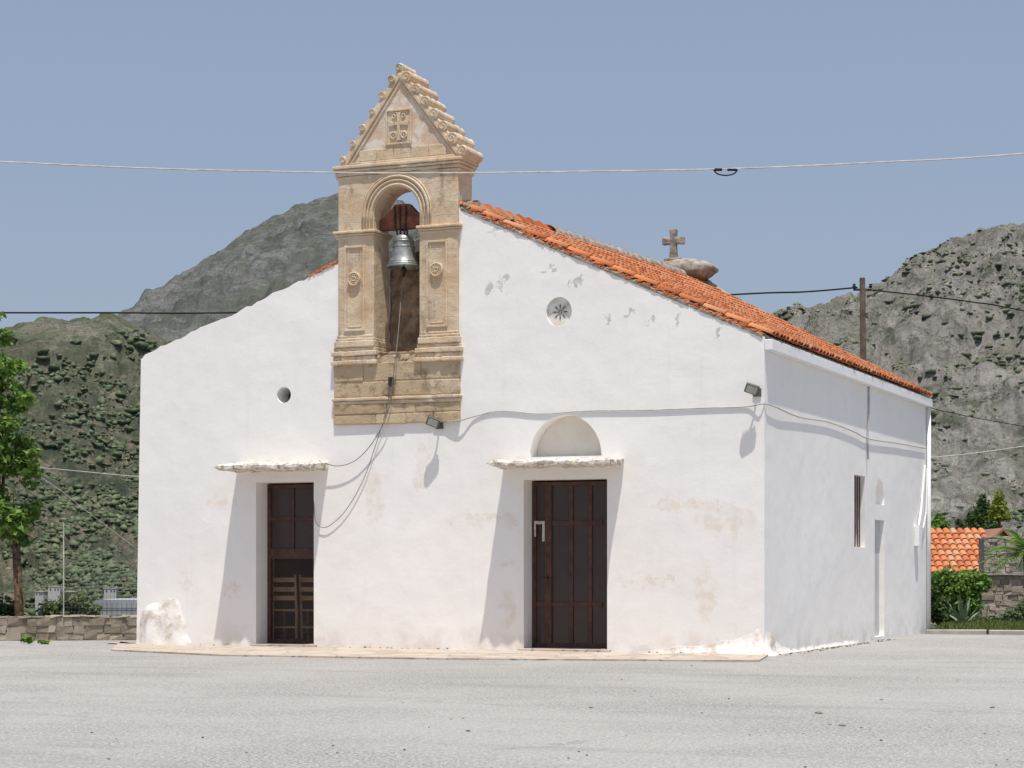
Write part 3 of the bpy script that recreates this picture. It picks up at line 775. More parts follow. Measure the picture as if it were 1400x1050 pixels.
for i in range(nU+1):
    x = rx0+.05 + (-.02-rx0-.05)*i/nU; z = 5.765 - (5.765-3.895)*((x-rx0)/(-rx0)); nn = noise.fractal(Vector((x*6, 0, 9)), .6, 2, 4)
    bm2.v += [(x, 0.05, z-0.03), (x, -0.008-0.01*nn, z-0.02), (x, -0.010-.012*nn, z+0.012+.012*nn), (x, 0.06, z+0.06)]
for i in range(nU):
    for j in range(3): q0 = i*4+j; bm2.f.append((q0, q0+4, q0+5, q0+1))
b.build('verge_tiles', 'tile', roof); bm2.build('verge_mortar', 'mortar', roof)
b = MB(); xq = fac(422, 362)[0]
for k in range(34):
    x = xq + (bx0-xq)*(k+.5)/34; z = zl+(zp-zl)*((x-LX)/(RX-LX)); l_ = random.uniform(.035, .05)
    for q in range(2 if k > 8 else 1):
        yy = random.uniform(-.015, .01); b.box(x-l_/2, x+l_/2, yy, yy+.2, z-.004+.022*q, z+.02+.022*q, .006)
b.build('verge_tiles', 'tile', roof)
MB().box(0.002, 0.10, 0.0, DY-0.02, 3.735, 3.868).build('fascia', 'fascia', church, bevel=0.008)
MB().tube([(0.045, DY-0.06, 0), (0.045, DY-0.06, 3.73)], 0.035, 12).build('downpipe', 'fascia', church, smooth=True)

# mound + cross
cx_, cy_, cz_ = fac(921, 345, DY-0.35)[0], DY-0.35, fac(921, 350, DY-0.35)[1]
b = MB()
b.blob((cx_+0.16, cy_, cz_-0.27), .62, .40, .20, .10, 4, 1.5, 5)
mound = b.build('ridge_mound', 'mortar', church, smooth=True)
b = MB(); nU = 60
for i in range(nU+1):
    u = i/nU; x = rx0+.3+u*0.75; z = (rz1+.0)+(3.9-rz1)*((x-rx0)/(0.12-rx0))
    for j in range(9):
        a_ = math.pi*j/8; rr = (0.16-.12*u)*(1+.25*noise.fractal(Vector((x*4, j*.5, 4)), .8, 2, 4)); b.v.append((x, DY-.18+math.cos(a_)*rr, z+math.sin(a_)*rr*1.1))
for i in range(nU):
    for j in range(8): q0 = i*9+j; b.f.append((q0, q0+9, q0+10, q0+1))
b.build('gable_coping', 'mortar', mound, smooth=True)
def cross_poly(cx, z0, h, aw, t_, fl):
    zc = z0+h*0.60
    return [(cx-t_*fl, z0), (cx+t_*fl, z0), (cx+t_, zc-t_*1.1), (cx+aw, zc-t_*fl), (cx+aw, zc+t_*fl), (cx+t_, zc+t_), (cx+t_*fl, z0+h), (cx-t_*fl, z0+h), (cx-t_, zc+t_), (cx-aw, zc+t_*fl), (cx-aw, zc-t_*fl), (cx-t_, zc-t_*1.1)]
b = MB(); b.prism(cross_poly(cx_, cz_-0.04, 0.50, 0.195, 0.052, 1.3), cy_-0.055, cy_+0.055)
b.box(cx_-.15, cx_+.15, cy_-.10, cy_+.10, cz_-.14, cz_-.038)
b.build('cross', 'mortar', mound, bevel=0.018)

# ------------------------------------------------------------------ belfry
x0, x1 = bx0, bx1; zc0 = BZ(291); r_ = (ob-oa)/2; oc = (oa+ob)/2
ztop = BZ(236); zbot = BZ(482)
pts = [(x0, zbot), (oa, zbot)] + [(oc-r_*math.cos(math.pi*i/24), zc0+r_*1.06*math.sin(math.pi*i/24)) for i in range(25)] + [(ob, zbot), (x1, zbot), (x1, ztop), (x0, ztop)]
b = MB(); b.prism(pts, YF, YB)
belfry = b.build('belfry', 'stone', church, bevel=0.016)
b = MB(); core = (BX(456), BX(628), BZ(579), BZ(484))
b.box(core[0]+0.02, core[1]-0.02, -0.030, 0.40, core[2]+0.01, core[3])
rows = [(579, 565), (564.6, 551), (541, 520), (519.6, 494)]
for (a, c2) in rows:
    x = core[0]
    while x < core[1]-0.08:
        w2 = min(random.uniform(0.35, 0.85), core[1]-x)
        if core[1]-x-w2 < 0.25: w2 = core[1]-x
        d_ = random.uniform(-0.050, -0.036)
        b.box(x+0.001, x+w2-0.001, d_, 0.1, BZ(a)+0.001, BZ(c2)-0.001, 0.006); x += w2
b.build('base_block', 'stone_worn', belfry, bevel=0.014, seg=2)
def mould(name, pxa, pxb, prof, mat='stone_plain', worn=0.0, yb=YB):
    b = MB()
    for (t0, t1, pj) in prof:
        xa, xb = BX(pxa)-pj, BX(pxb)+pj; n2 = 22
        rows_ = []
        for i in range(n2+1):
            x = xa+(xb-xa)*i/n2; nn = noise.fractal(Vector((x*5, t0*.3, 2)), .7, 2, 4)
            rows_.append((x, YF-pj+worn*abs(nn), BZ(t1)+worn*.3*nn, BZ(t0)-worn*.3*abs(nn)))
        o = len(b.v)
        for (x, y, za, zb2) in rows_: b.v += [(x, y, za), (x, yb+pj, za), (x, yb+pj, zb2), (x, y, zb2)]
        for i in range(n2):
            for j in range(4): b.f.append((o+i*4+j, o+i*4+(j+1) % 4, o+i*4+4+(j+1) % 4, o+i*4+4+j))
        b.f.append((o, o+3, o+2, o+1)); e = o+n2*4; b.f.append((e, e+1, e+2, e+3))
    return b.build(name, mat, belfry, bevel=0.011)
mould('string_course', 457, 627, [(541.5, 546, 0.035), (546.2, 551, 0.018)], 'stone_plain', 0.03, 0.2)
for (a, c2) in ((459, 511), (573, 627)):
    mould('lower_cornice', a, c2, [(472, 477, 0.025), (477.2, 484, 0.05), (484.2, 490, 0.03), (490.2, 496, 0.055)], worn=.03)
    mould('pier_base', a+3, c2-2, [(455, 459, 0.012), (459.2, 463, 0.025), (463.2, 472, 0.04)], worn=.015)
    mould('capital', a+2, c2-1, [(311, 315, 0.05), (315.2, 318, 0.03), (318.2, 322, 0.016)], worn=.02)
b = MB(); nU, nV = 30, 14
for i in range(nU+1):
    for j in range(nV+1):
        x = oa-.02+(ob-oa+.04)*i/nU; v = j/nV; nn = noise.fractal(Vector((x*6, v*5, 3)), .7, 2, 4)
        if v < .3: y, z = -0.03-.03*nn, BZ(494)+(BZ(481)-BZ(494))*v/.3
        else: y, z = -0.03+(YB+.08)*(v-.3)/.7, BZ(481)+.04*nn
        b.v.append((x, y, z))
for i in range(nU):
    for j in range(nV): q0 = i*(nV+1)+j; b.f.append((q0, q0+nV+1, q0+nV+2, q0+1))
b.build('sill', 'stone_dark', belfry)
for (a, c2, rz_) in ((471, 499, 378), (583, 612, 372)):
    b = MB(); xa, xb = BX(a), BX(c2); za, zb2 = BZ(450), BZ(332); w2 = 0.028
    for (p, q, r2, s2) in ((xa, xa+w2, za, zb2), (xb-w2, xb, za, zb2), (xa+w2, xb-w2, zb2-w2, zb2), (xa+w2, xb-w2, za, za+w2)):
        b.box(p, q, YF-0.020, YF+0.01, r2, s2)
    w3 = 0.012; i3 = 0.055
    for (p, q, r2, s2) in ((xa+i3, xa+i3+w3, za+i3, zb2-i3), (xb-i3-w3, xb-i3, za+i3, zb2-i3), (xa+i3+w3, xb-i3-w3, zb2-i3-w3, zb2-i3), (xa+i3+w3, xb-i3-w3, za+i3, za+i3+w3)):
        b.box(p, q, YF-0.010, YF+0.01, r2, s2)
    b.build('pilaster_panel', 'stone_plain', belfry, bevel=0.007)
    b = MB(); rc, rzc = (xa+xb)/2, BZ(rz_)
    b.prism([(rc+.095*math.cos(2*math.pi*i/24), rzc+.095*math.sin(2*math.pi*i/24)) for i in range(24)], YF-0.03, YF+0.005)
    b.ring(rc, rzc, YF-0.03, 0.082, 0.013, 24); b.ring(rc, rzc, YF-0.032, 0.028, 0.010, 14)
    for k in range(10):
        aa = 2*math.pi*k/10; b.blob((rc+.055*math.cos(aa), YF-0.032, rzc+.055*math.sin(aa)), .014, .010, .014, 0, 1)
    b.build('rosette', 'stone_plain', belfry)
b = MB()
zcap = BZ(311)
for (R2, rr, yy) in ((r_+0.030, 0.018, YF-0.006), (r_+0.085, 0.013, YF-0.010), (r_+0.135, 0.020, YF-0.010), (r_+0.170, 0.011, YF-0.004)):
    b.tube([(oc-R2, yy, zcap)] + [(oc-R2*math.cos(math.pi*i/28), yy, zc0+R2*1.04*math.sin(math.pi*i/28)) for i in range(29)] + [(oc+R2, yy, zcap)], rr, 8)
b.build('archivolt', 'stone_plain', belfry, smooth=True)
mould('cornice', 461, 627, [(221, 226, 0.060), (226.2, 230, 0.045), (230.2, 235, 0.028), (235.2, 240, 0.014)], worn=.02)
b = MB()
zA, zB_ = BZ(362), BZ(322)
n2 = 24; m2 = 16
for i in range(n2+1):
    u = i/n2; x = oa-.015+(ob-oa+.03)*u; zt = zA+(zB_-zA)*u+random.uniform(-.03, .03)
    for j in range(m2+1):
        v = j/m2; z = BZ(488)+(zt-BZ(488))*v; b.v.append((x, YB+.06+.05*noise.fractal(Vector((x*5, 1, z*5)), .6, 2, 5), z))
    b.v.append((x, YB+.19, zt))
for i in range(n2):
    for j in range(m2+1): q0 = i*(m2+2)+j; b.f.append((q0, q0+m2+2, q0+m2+3, q0+1))
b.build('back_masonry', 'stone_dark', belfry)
PA, PB, PT = (BX(467), BZ(222)), (BX(633), BZ(222)), (BX(546), BZ(98))
b = MB(); b.prism([PA, PB, PT], -0.012, YB-0.02)
b.build('pediment', 'pink', belfry, bevel=0.01)
b = MB()
def band(A, B, inn, wd, y0, y1):
    A = Vector(A); B = Vector(B); d = (B-A).normalized(); n = Vector((-d.y, d.x))
    if n.y > 0: n = -n
    p = [A+n*inn, B+n*inn, B+n*(inn+wd), A+n*(inn+wd)]
    b.prism([(q.x, q.y) for q in p], y0, y1)
band(PA, PT, -0.0, 0.055, -0.046, 0.02); band(PA, PT, 0.056, 0.045, -0.030, 0.02)
band(PB, PT, -0.0, 0.055, -0.047, 0.02); band(PB, PT, 0.056, 0.045, -0.031, 0.02)
b.box(PA[0]+0.1, PB[0]-0.1, -0.036, 0.02, PA[1], PA[1]+0.05)
b.build('raking_moulding', 'stone_plain', belfry, bevel=0.012)
bb = MB()
for i in range(5):
    x = PA[0]+0.25+i*(PB[0]-PA[0]-0.50)/5; w2 = (PB[0]-PA[0]-0.50)/5
    bb.box(x+0.003, x+w2-0.003, -0.024, 0.01, PA[1]+0.055, PA[1]+0.20, 0.004)
bb.build('pediment_course', 'stone_plain', belfry, bevel=0.006)
def scroll(cx, cz, r, y0, y1, flip=1, gr=.12):
    b = MB(); n2 = 10
    b.tube([(cx, y0+(y1-y0)*i/n2, cz+.004*math.sin(i*2.1)) for i in range(n2+1)], [r*(.9 if i == 0 else 1)*(1+random.uniform(-.07, .05)) for i in range(n2+1)], 16)
    pts2 = []
    for i in range(26):
        a = i/25*math.pi*2.3; rr = r*(0.80-0.55*i/25); pts2.append((cx+flip*rr*math.cos(a+0.5), y0-0.001, cz+rr*math.sin(a+0.5)))
    b.tube(pts2, r*gr, 6)
    b.build('scroll', 'stone_plain', belfry, bevel=0)
b = MB()
for (Q, sg, nS, rb) in ((PA, 1, 6, .058), (PB, -1, 7, .082)):
    Qv = Vector(Q); Tv = Vector(PT); d = (Tv-Qv); L_ = d.length; d.normalize(); n = Vector((-d.y, d.x)); n = n if n.y > 0 else -n
    p = [Qv-n*.02, Tv-n*.02, Tv+n*.040, Qv+n*.040]
    b.prism([(q.x, q.y) for q in p], -0.038 if sg > 0 else -0.039, YB-0.03)
    for i in range(nS):
        t_ = (i+.35)/(nS-0.1); c0 = Qv+d*L_*t_+n*0.034; rj = random.uniform(.86, 1.1)
        scroll(c0.x, c0.y, rb*rj, -0.050-random.random()*.012, YB+(0.07 if sg < 0 else -.01)+random.uniform(-.03, .02), -sg, .12 if sg > 0 else .08)
b.build('rake_backing', 'stone_plain', belfry, bevel=.01)
scroll(PT[0]-0.005, PT[1]+0.055, 0.060, -0.05, YB-0.05, 1)
b = MB(); xa, xb, za, zb2 = BX(527), BX(562), BZ(197), BZ(149); w2 = 0.022
for (p, q, r2, s2) in ((xa, xa+w2, za, zb2), (xb-w2, xb, za, zb2), (xa+w2, xb-w2, zb2-w2, zb2), (xa+w2, xb-w2, za, za+w2)): b.box(p, q, -0.040, 0.01, r2, s2)
b.box(xa+w2, xb-w2, -0.022, 0.01, za+w2, zb2-w2)
cxm = (xa+xb)/2; zz0 = za+0.05; hh = (zb2-za)-0.09
b.prism(cross_poly(cxm, zz0, hh, (xb-xa)/2-0.05, 0.017, 1.9), -0.040, -0.023)
for sx in (-1, 1):
    b.ring(cxm+sx*0.075, za+0.12, -0.028, 0.040, 0.012, 18); b.blob((cxm+sx*0.075, -0.028, za+0.12), .018, .012, .018, 0, 1)
    b.ring(cxm+sx*0.07, zb2-0.09, -0.028, 0.022, 0.009, 14)
b.build('relief_cross_panel', 'stone_plain', belfry, bevel=0.006)
b = MB(); nU = 50
for i in range(nU+1):
    u = i/nU; px = 628+66*u; x, z = fac(px, 276+(px-628)*0.33)
    for j in range(9):
        a_ = math.pi*(j/8)*1.2-.3; rr = (0.09-.05*u)*(1+.6*noise.fractal(Vector((x*7, j*.5, 4)), .6, 2, 4)); b.v.append((x, .12+.06-math.cos(a_)*rr*2, z-.03+math.sin(a_)*rr*1.0))
for i in range(nU):
    for j in range(8): q0 = i*9+j; b.f.append((q0, q0+9, q0+10, q0+1))
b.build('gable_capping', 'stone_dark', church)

# ------------------------------------------------------------------ side wall parts
b = MB(); w2 = 0.045; xs_ = -0.20
for (p, q, r2, s2) in ((sw0, sw0+w2, swz0, swz1), (sw1-w2, sw1, swz0, swz1), (sw0+w2, sw1-w2, swz1-w2, swz1), (sw0+w2, sw1-w2, swz0, swz0+w2)):
    b.box(xs_-0.04, xs_, p+0.002, q-0.002, r2+0.002, s2-0.002)
ym = (sw0+sw1)/2; b.box(xs_-0.03, xs_-0.008, ym-0.015, ym+0.015, swz0+w2, swz1-w2)
for zq in (0.33, 0.66): b.box(xs_-0.03, xs_-0.008, sw0+w2, ym-0.015, swz0+(swz1-swz0)*zq-.01, swz0+(swz1-swz0)*zq+.01); b.box(xs_-0.03, xs_-0.008, ym+0.015, sw1-w2, swz0+(swz1-swz0)*zq-.01, swz0+(swz1-swz0)*zq+.01)
for k in range(5):
    yq = sw0+(sw1-sw0)*(k+0.5)/5; b.tube([(-0.07, yq, swz0), (-0.07, yq, swz1)], 0.010, 6)
wn = b.build('window', 'brown', church)
MB().box(xs_-0.025, xs_-0.02, sw0+w2, sw1-w2, swz0+w2, swz1-w2).build('pane', 'glass', wn)
MB().box(-0.088, -0.078, sd0+0.01, sd1-0.01, 0.06, sdz-0.01).build('blind_door', 'side_niche', church)
b = MB(); yy, zz = side(1251, 733); b.box(0.005, 0.09, yy-0.1, yy+0.1, zz-0.16, zz+0.16)
b.tube([(0.02, *side(1263, 636)), (0.02, *side(1260, 668)), (0.03, *side(1257, 695)), (0.05, *side(1252, 718))], 0.018, 8)
b.tube([(0.05, *side(1258, 722)), (0.05, *side(1262, 700)), (0.03, *side(1265, 640))], 0.012, 8)
b.build('junction_box', 'fascia', church, bevel=0.01)

# ------------------------------------------------------------------ bell
byc = 0.18
bcx, bzb = fac(552, 366, byc); bzt = fac(552, 320, byc)[1]; H = bzt-bzb; Rm = 0.5*(fac(573, 366, byc)[0]-fac(531, 366, byc)[0])
bell = thing('church_bell', 'grey metal church bell hanging in the arch of the carved belfry', 'bell', (bcx, byc, bzb))
prof = [(Rm*0.93, bzb+0.002), (Rm, bzb), (Rm*0.99, bzb+H*.05), (Rm*.86, bzb+H*.16), (Rm*.73, bzb+H*.32), (Rm*.64, bzb+H*.52), (Rm*.60, bzb+H*.70), (Rm*.585, bzb+H*.80), (Rm*.56, bzb+H*.88), (Rm*.44, bzb+H*.95), (Rm*.2, bzb+H*.985), (0.001, bzb+H)]
b = MB(); b.lathe([(Rm*.5, bzb+H*.8), (Rm*.62, bzb+H*.3)] + prof, bcx, byc, 36)
body = b.build('bell_body', 'bell', bell, smooth=True)
b = MB()
for zf, rf in ((.10, .945), (.17, .86), (.62, .625), (.78, .60)):
    b.tube([(bcx+Rm*rf*math.cos(2*math.pi*i/30), byc+Rm*rf*math.sin(2*math.pi*i/30), bzb+H*zf) for i in range(31)], 0.006, 6, False)
b.build('bead_ring', 'bell', body)
b = MB(); b.tube([(bcx, byc, bzb+H*.7), (bcx, byc, bzb-0.06)], 0.012, 8); b.blob((bcx, byc, bzb-0.03), .04, .04, .045, 0, 2); b.tube([(bcx, byc, bzb-.06), (bcx, byc, bzb-.12)], 0.016, 8)
b.build('clapper', 'iron', bell)
yz0, yz1 = fac(550, 317, byc)[1], fac(550, 283, byc)[1]; ya, yb_ = oa, ob
b = MB(); ymid = (ya+yb_)/2
b.prism([(ya+0.002, yz0+0.03), (yb_-0.002, yz0+0.03), (yb_-0.002, yz0+0.16), (ymid+0.2, yz0+0.25), (ymid+0.1, yz1+.03), (ymid-0.1, yz1+.03), (ymid-0.2, yz0+0.25), (ya+0.002, yz0+0.16)], byc-0.06, byc+0.06)
b.build('headstock', 'redwood', bell, bevel=0.008)
b = MB()
for dx in (-0.09, -0.02, 0.06): b.tube([(bcx+dx*.6, byc-.066, bzt-0.02), (bcx+dx, byc-.068, yz0+0.05), (bcx+dx*1.1, byc-.068, yz1)], 0.012, 6)
b.tube([(bcx-.05, byc, bzt-.01), (bcx-.05, byc, bzt+.05), (bcx+.05, byc, bzt+.05), (bcx+.05, byc, bzt-.01)], 0.014, 8)
b.build('hanger', 'iron', bell)

def tubething(name, pts, r, mat, label, cat, n=6, smooth=True, group=None):
    b = MB(); b.tube(pts, r, n); o = b.build(name, mat, smooth=smooth); tag(o, label, cat, group); return o
def spl(pts, k=8):
    P = [Vector(p) for p in pts]; out = []
    for i in range(len(P)-1):
        p0 = P[max(i-1, 0)]; p1 = P[i]; p2 = P[i+1]; p3 = P[min(i+2, len(P)-1)]
        for q in range(k):
            t_ = q/k; out.append(0.5*((2*p1)+(p2-p0)*t_+(2*p0-5*p1+4*p2-p3)*t_*t_+(3*p1-p0-3*p2+p3)*t_**3))
    out.append(P[-1]); return out
def fp(px, py, y): x, z = fac(px, py, y); return (x, y, z)
tubething('bell_rope', spl([(bcx, byc, bzb-0.11), fp(549, 400, 0.13), fp(545, 450, -0.02), fp(541, 487, -0.13), fp(537, 520, -0.10), fp(534, 545, -0.09), fp(526, 575, -0.08), fp(508, 607, -0.06), fp(485, 630, -0.06), fp(460, 637, -0.07), fp(436, 630, -0.09)]), 0.006, 'rope', 'thin bell rope running from the clapper down to the canopy over the left door', 'rope')
tubething('hanging_cable', spl([fp(534, 530, -0.10), fp(527, 565, -0.05), fp(513, 610, -0.03), fp(497, 655, -0.03), fp(474, 696, -0.03), fp(450, 719, -0.03), fp(436, 719, -0.03), fp(430, 705, -0.03), fp(429, 665, 0.04)]), 0.005, 'rope', 'thin grey cable hanging in a loop from the belfry base to the left door', 'cable')
b = MB()
bx_, bz_ = fac(535, 521, -0.06); b.box(bx_-.03, bx_+.03, -0.10, -0.045, bz_-.06, bz_+.05); o = b.build('cable_clamp', 'iron', bevel=.006); tag(o, 'small dark iron clamp holding the rope on the belfry base', 'clamp')
tubething('wall_cable', spl([fp(604, 577, -0.03), fp(628, 575, -0.06), fp(650, 569, -0.016), fp(685, 562, -0.012), fp(740, 566, -0.012), fp(800, 562, -0.012), fp(880, 561, -0.012), fp(960, 558, -0.012), fp(1020, 556, -0.012), fp(1044, 552, -0.02),
    (0.03, *side(1056, 556)), (0.02, *side(1090, 570)), (0.02, *side(1130, 577)), (0.02, *side(1165, 590)), (0.02, *side(1186, 600)), (0.02, *side(1225, 606)), (0.02, *side(1264, 613))]), 0.009, 'wall_cable', 'painted cable stapled across the facade and around the right corner', 'cable')
tubething('conduit', [(0.02, *side(1186, 512)), (0.02, *side(1186, 560)), (0.025, *side(1184, 600)), (0.03, *side(1184, 628))], 0.014, 'wall_cable', 'vertical grey conduit under the eave of the side wall', 'conduit')

def flood(px, py, ang, label):
    yy = -0.17
    x, z = fac(px, py, yy); loc = Vector((x, yy, z))
    t = thing('floodlight', label, 'floodlight', loc, 'floodlights on the church front')
    R2 = Matrix.Translation(loc) @ Matrix.Rotation(ang, 4, 'Z') @ Matrix.Rotation(math.radians(25), 4, 'X') @ Matrix.Rotation(math.radians(22), 4, 'Y')
    MB().box(-.085, .085, -.02, .03, -.06, .06).xf(R2).build('housing', 'lamp', t, bevel=0.008)
    b = MB()
    for k in range(6): b.box(-.07+k*.026, -.063+k*.026, .03, .045, -.05, .05)
    b.xf(R2).build('cooling_fins', 'lamp', t)
    MB().box(-.065, .065, -.026, -.0205, -.042, .042).xf(R2).build('lens', 'lens', t)
    b = MB(); b.tube([(x, -0.13, z+.0), (x+0.02, -0.08, z-.03), (x+.02, 0.0, z-.03)], 0.012, 8); b.box(x-.03, x+.07, -.02, 0.0, z-.08, z+.02); b.build('bracket', 'lamp', t)
flood(592, 577, 0.25, 'small rectangular floodlight on the wall beside the foot of the belfry')
flood(1028, 532, 0.1, 'small rectangular floodlight high on the facade near the right corner')

def chair(x, y, rz, label):
    t = thing('chair', label, 'chair', (x, y, 0.05), 'chairs inside the left door')
    R2 = Matrix.Translation((x, y, 0.05)) @ Matrix.Rotation(rz, 4, 'Z')
    for sx in (-.18, .18):
        MB().tube([(sx, 0, 0), (sx, 0, .45), (sx, -0.04, .93)], [.018, .018, .015], 8).xf(R2).build('leg', 'chairwood', t)
        MB().tube([(sx, .36, 0), (sx, .36, .44)], .018, 8).xf(R2).build('leg', 'chairwood', t)
    MB().box(-.2, .2, -.01, .38, .43, .46).xf(R2).build('seat', 'chairwood', t, bevel=.01)
    b = MB()
    for z in (.58, .70, .83): b.box(-.17, .17, -.035, -.015, z, z+.065)
    b.xf(R2).build('backrest', 'chairwood', t, bevel=.005)
    b = MB(); b.box(-.17, .17, -.006, .006, .2, .225); b.box(-.186, -.174, .02, .34, .25, .27); b.box(.174, .186, .02, .34, .25, .27); b.xf(R2).build('stretcher', 'chairwood', t)
cx1 = fac(392, 800, 0.52)[0]; cx2 = fac(431, 800, 0.62)[0]
chair(cx1, 0.46, 0.05, 'wooden ladder-back chair seen through the left half of the left door pane')
chair(cx2, 0.54, -0.1, 'wooden ladder-back chair partly cut off by the right frame of the left door')

# ------------------------------------------------------------------ overhead wires and pole
def throughpx(pts, Y0, Y1=None):
    out = []
    for i, (px, py) in enumerate(pts):
        Y = Y0 if Y1 is None else Y0+(Y1-Y0)*i/(len(pts)-1); out.append(at(px, py, Y))
    return out
tubething('overhead_cable', spl(throughpx([(-500, 195), (0, 221), (230, 231), (460, 236), (600, 236.5), (760, 235), (992, 231), (1200, 222), (1400, 210), (1900, 165)], 22.5)), 0.0082, 'white_cable', 'long pale cable strung across the sky in front of the belfry', 'cable')
b = MB(); cp = at(992, 232, 22.5); ax = Vector((c_, s_, 0))
b.tube(spl([cp-ax*.13+Vector((0,0,-.002)), cp-ax*.09+Vector((0,0,-.045)), cp+Vector((0,0,-.062)), cp+ax*.09+Vector((0,0,-.045)), cp+ax*.13+Vector((0,0,.0))]), .008, 8)
b.tube([cp-ax*.12, cp-ax*.04], .016, 8); b.tube([cp+ax*.02, cp+ax*.12], .015, 8)
o = b.build('cable_joint', 'black', smooth=True); tag(o, 'black looped joint on the pale overhead cable right of the belfry', 'cable joint')
PY = 50
pt = at(1179, 380, PY); pbx = W((1185-700)/F*PY, PY, -1.5)
pole = thing('utility_pole', 'dark wooden utility pole standing behind the right end of the tiled roof', 'pole', (pbx.x, pbx.y, -1.5))
b = MB(); b.tube([pbx, pbx.lerp(pt, .5), pt], [0.10, 0.09, 0.07], 12); b.build('shaft', 'wood', pole, smooth=True)
b = MB(); q = at(1179, 396, PY); b.tube([q-ax*.22, q+ax*.22], .03, 6); b.build('crossarm', 'wood', pole)
for sx in (-1, 1):
    b = MB(); q2 = q+ax*.2*sx; b.lathe([(0.0, .03), (.035, .04), (.045, .08), (.03, .1), (.04, .13), (0.0, .15)], 0, 0, 12).xf(Matrix.Translation(q2)); b.build('insulator', 'black', pole)
tubething('power_line', spl(throughpx([(-600, 427), (0, 427.5), (150, 427.5), (310, 427.5), (700, 420), (1015, 402), (1100, 399), (1172, 393)], 46, 50)), 0.022, 'black', 'black power line crossing behind the church from the left edge to the pole', 'power line')
tubething('power_line', spl(throughpx([(1186, 396), (1260, 404), (1330, 413), (1400, 425), (1700, 490)], 50, 46)), 0.018, 'black', 'black power line running from the pole down to the right edge', 'power line')
tubething('service_cable', spl(throughpx([(1190, 534), (1290, 562), (1400, 583), (1500, 598)], 42, 50)), 0.008, 'black', 'thin dark service cable slanting down from the eave to the right', 'cable')
tubething('service_cable', spl(throughpx([(1268, 626), (1330, 620), (1400, 610), (1500, 595)], 34.5, 40)), 0.010, 'white_cable', 'thin pale cable running from the rear corner of the church to the right', 'cable')
tubething('service_cable', spl(throughpx([(-100, 630), (60, 640), (195, 652), (300, 655)], 36)), 0.008, 'white_cable', 'upper pale cable over the valley between the left tree and the church', 'cable')
tubething('service_cable', spl(throughpx([(-100, 560), (60, 655), (120, 700), (200, 760)], 38)), 0.004, 'white_cable', 'pale cable slanting steeply down across the valley at left', 'cable')
tubething('service_cable', spl(throughpx([(-100, 560), (0, 572), (195, 588), (300, 592)], 60)), 0.010, 'black', 'thin dark cable over the left foothill between the tree and the church', 'cable')

# ------------------------------------------------------------------ left: parapet, tree, shrubs, fence
def rubble(name, A, B, h, th_, label, mat='drystone', cat='wall', s=(.10, .28), ch=(.07, .12)):
    A = Vector(A); B = Vector(B); L_ = (B-A).length; d = (B-A).normalized()
    b = MB(); z = 0
    b.box(0.02, L_-0.02, 0.02, th_-0.02, -.3, h-.02)
    while z < h-0.02:
        hh2 = min(random.uniform(*ch), h-z)
        for side_ in (0, 1):
            x = 0
            while x < L_-0.03:
                w2 = min(random.uniform(*s), L_-x); y0 = random.uniform(-.015, .015)
                ya_, yb2 = (y0, th_/2) if side_ == 0 else (th_/2+.002, th_-y0)
                b.box(x+.004, x+w2-.004, ya_, yb2, z+.004, z+hh2-.004+random.uniform(-.01, .012), 0.014); x += w2
        z += hh2
    ang = math.atan2(d.y, d.x)
    b.xf(Matrix.Translation(A) @ Matrix.Rotation(ang, 4, 'Z'))
    o = b.build(name, mat, bevel=0.016); tag(o, label, cat); return o
rubble('stone_wall', W(-12.5, 29.6, 0), W(-4.9, 30.6, 0), 0.36, 0.35, 'low rubble stone parapet at the edge of the yard left of the church')

def grow(b, p, d, L_, r, depth, tips):
    q = p + d*L_; mid = p.lerp(q, .5)+Vector((random.uniform(-.04, .04)*L_, random.uniform(-.04, .04)*L_, 0)); b.tube([p, mid, q], [r, r*.85, r*.65], 8)
    if depth == 0: tips.append(q); return
    for k in range(3):
        nd = (d + Vector((random.uniform(-.8, .5), random.uniform(-.8, .8), random.uniform(-.15, .5)))).normalized()
        grow(b, q, nd, L_*random.uniform(.5, .75), r*.6, depth-1, tips)
tb = W((27-700)/F*31.5, 31.5, -0.35)
tree = thing('tree', 'bright green leafy tree behind the stone parapet at the left edge', 'tree', tb)
b = MB(); tips = []; tp = at(22, 745, 31.5)
b.tube([tb, tb.lerp(tp, .5)+Vector((.02, 0, 0)), tp], [.085, .07, .065], 10)
grow(b, tp, Vector((-.35, 0, 1)).normalized(), .8, .05, 3, tips)
b.build('trunk', 'bark', tree, smooth=True)
bl = []
for (px, py, r) in ((12, 715, .36), (40, 700, .17), (30, 738, .16), (5, 625, .38), (36, 640, .24), (28, 608, .22), (12, 545, .34), (-8, 505, .32), (20, 500, .20), (3, 462, .18), (34, 545, .12), (-30, 690, .5), (-35, 600, .55), (-40, 520, .5), (-70, 640, .6), (50, 690, .10), (46, 620, .12), (0, 432, .08), (40,660,.14), (12, 580, .18)):
    bl.append((at(px, py, 31.5+random.uniform(-.3, .3)), (r, r*1.1, r*.75)))
leaves('crown', bl, 16000, 0.052, 'leaf', tree, gap=0.22, fr=1.8)

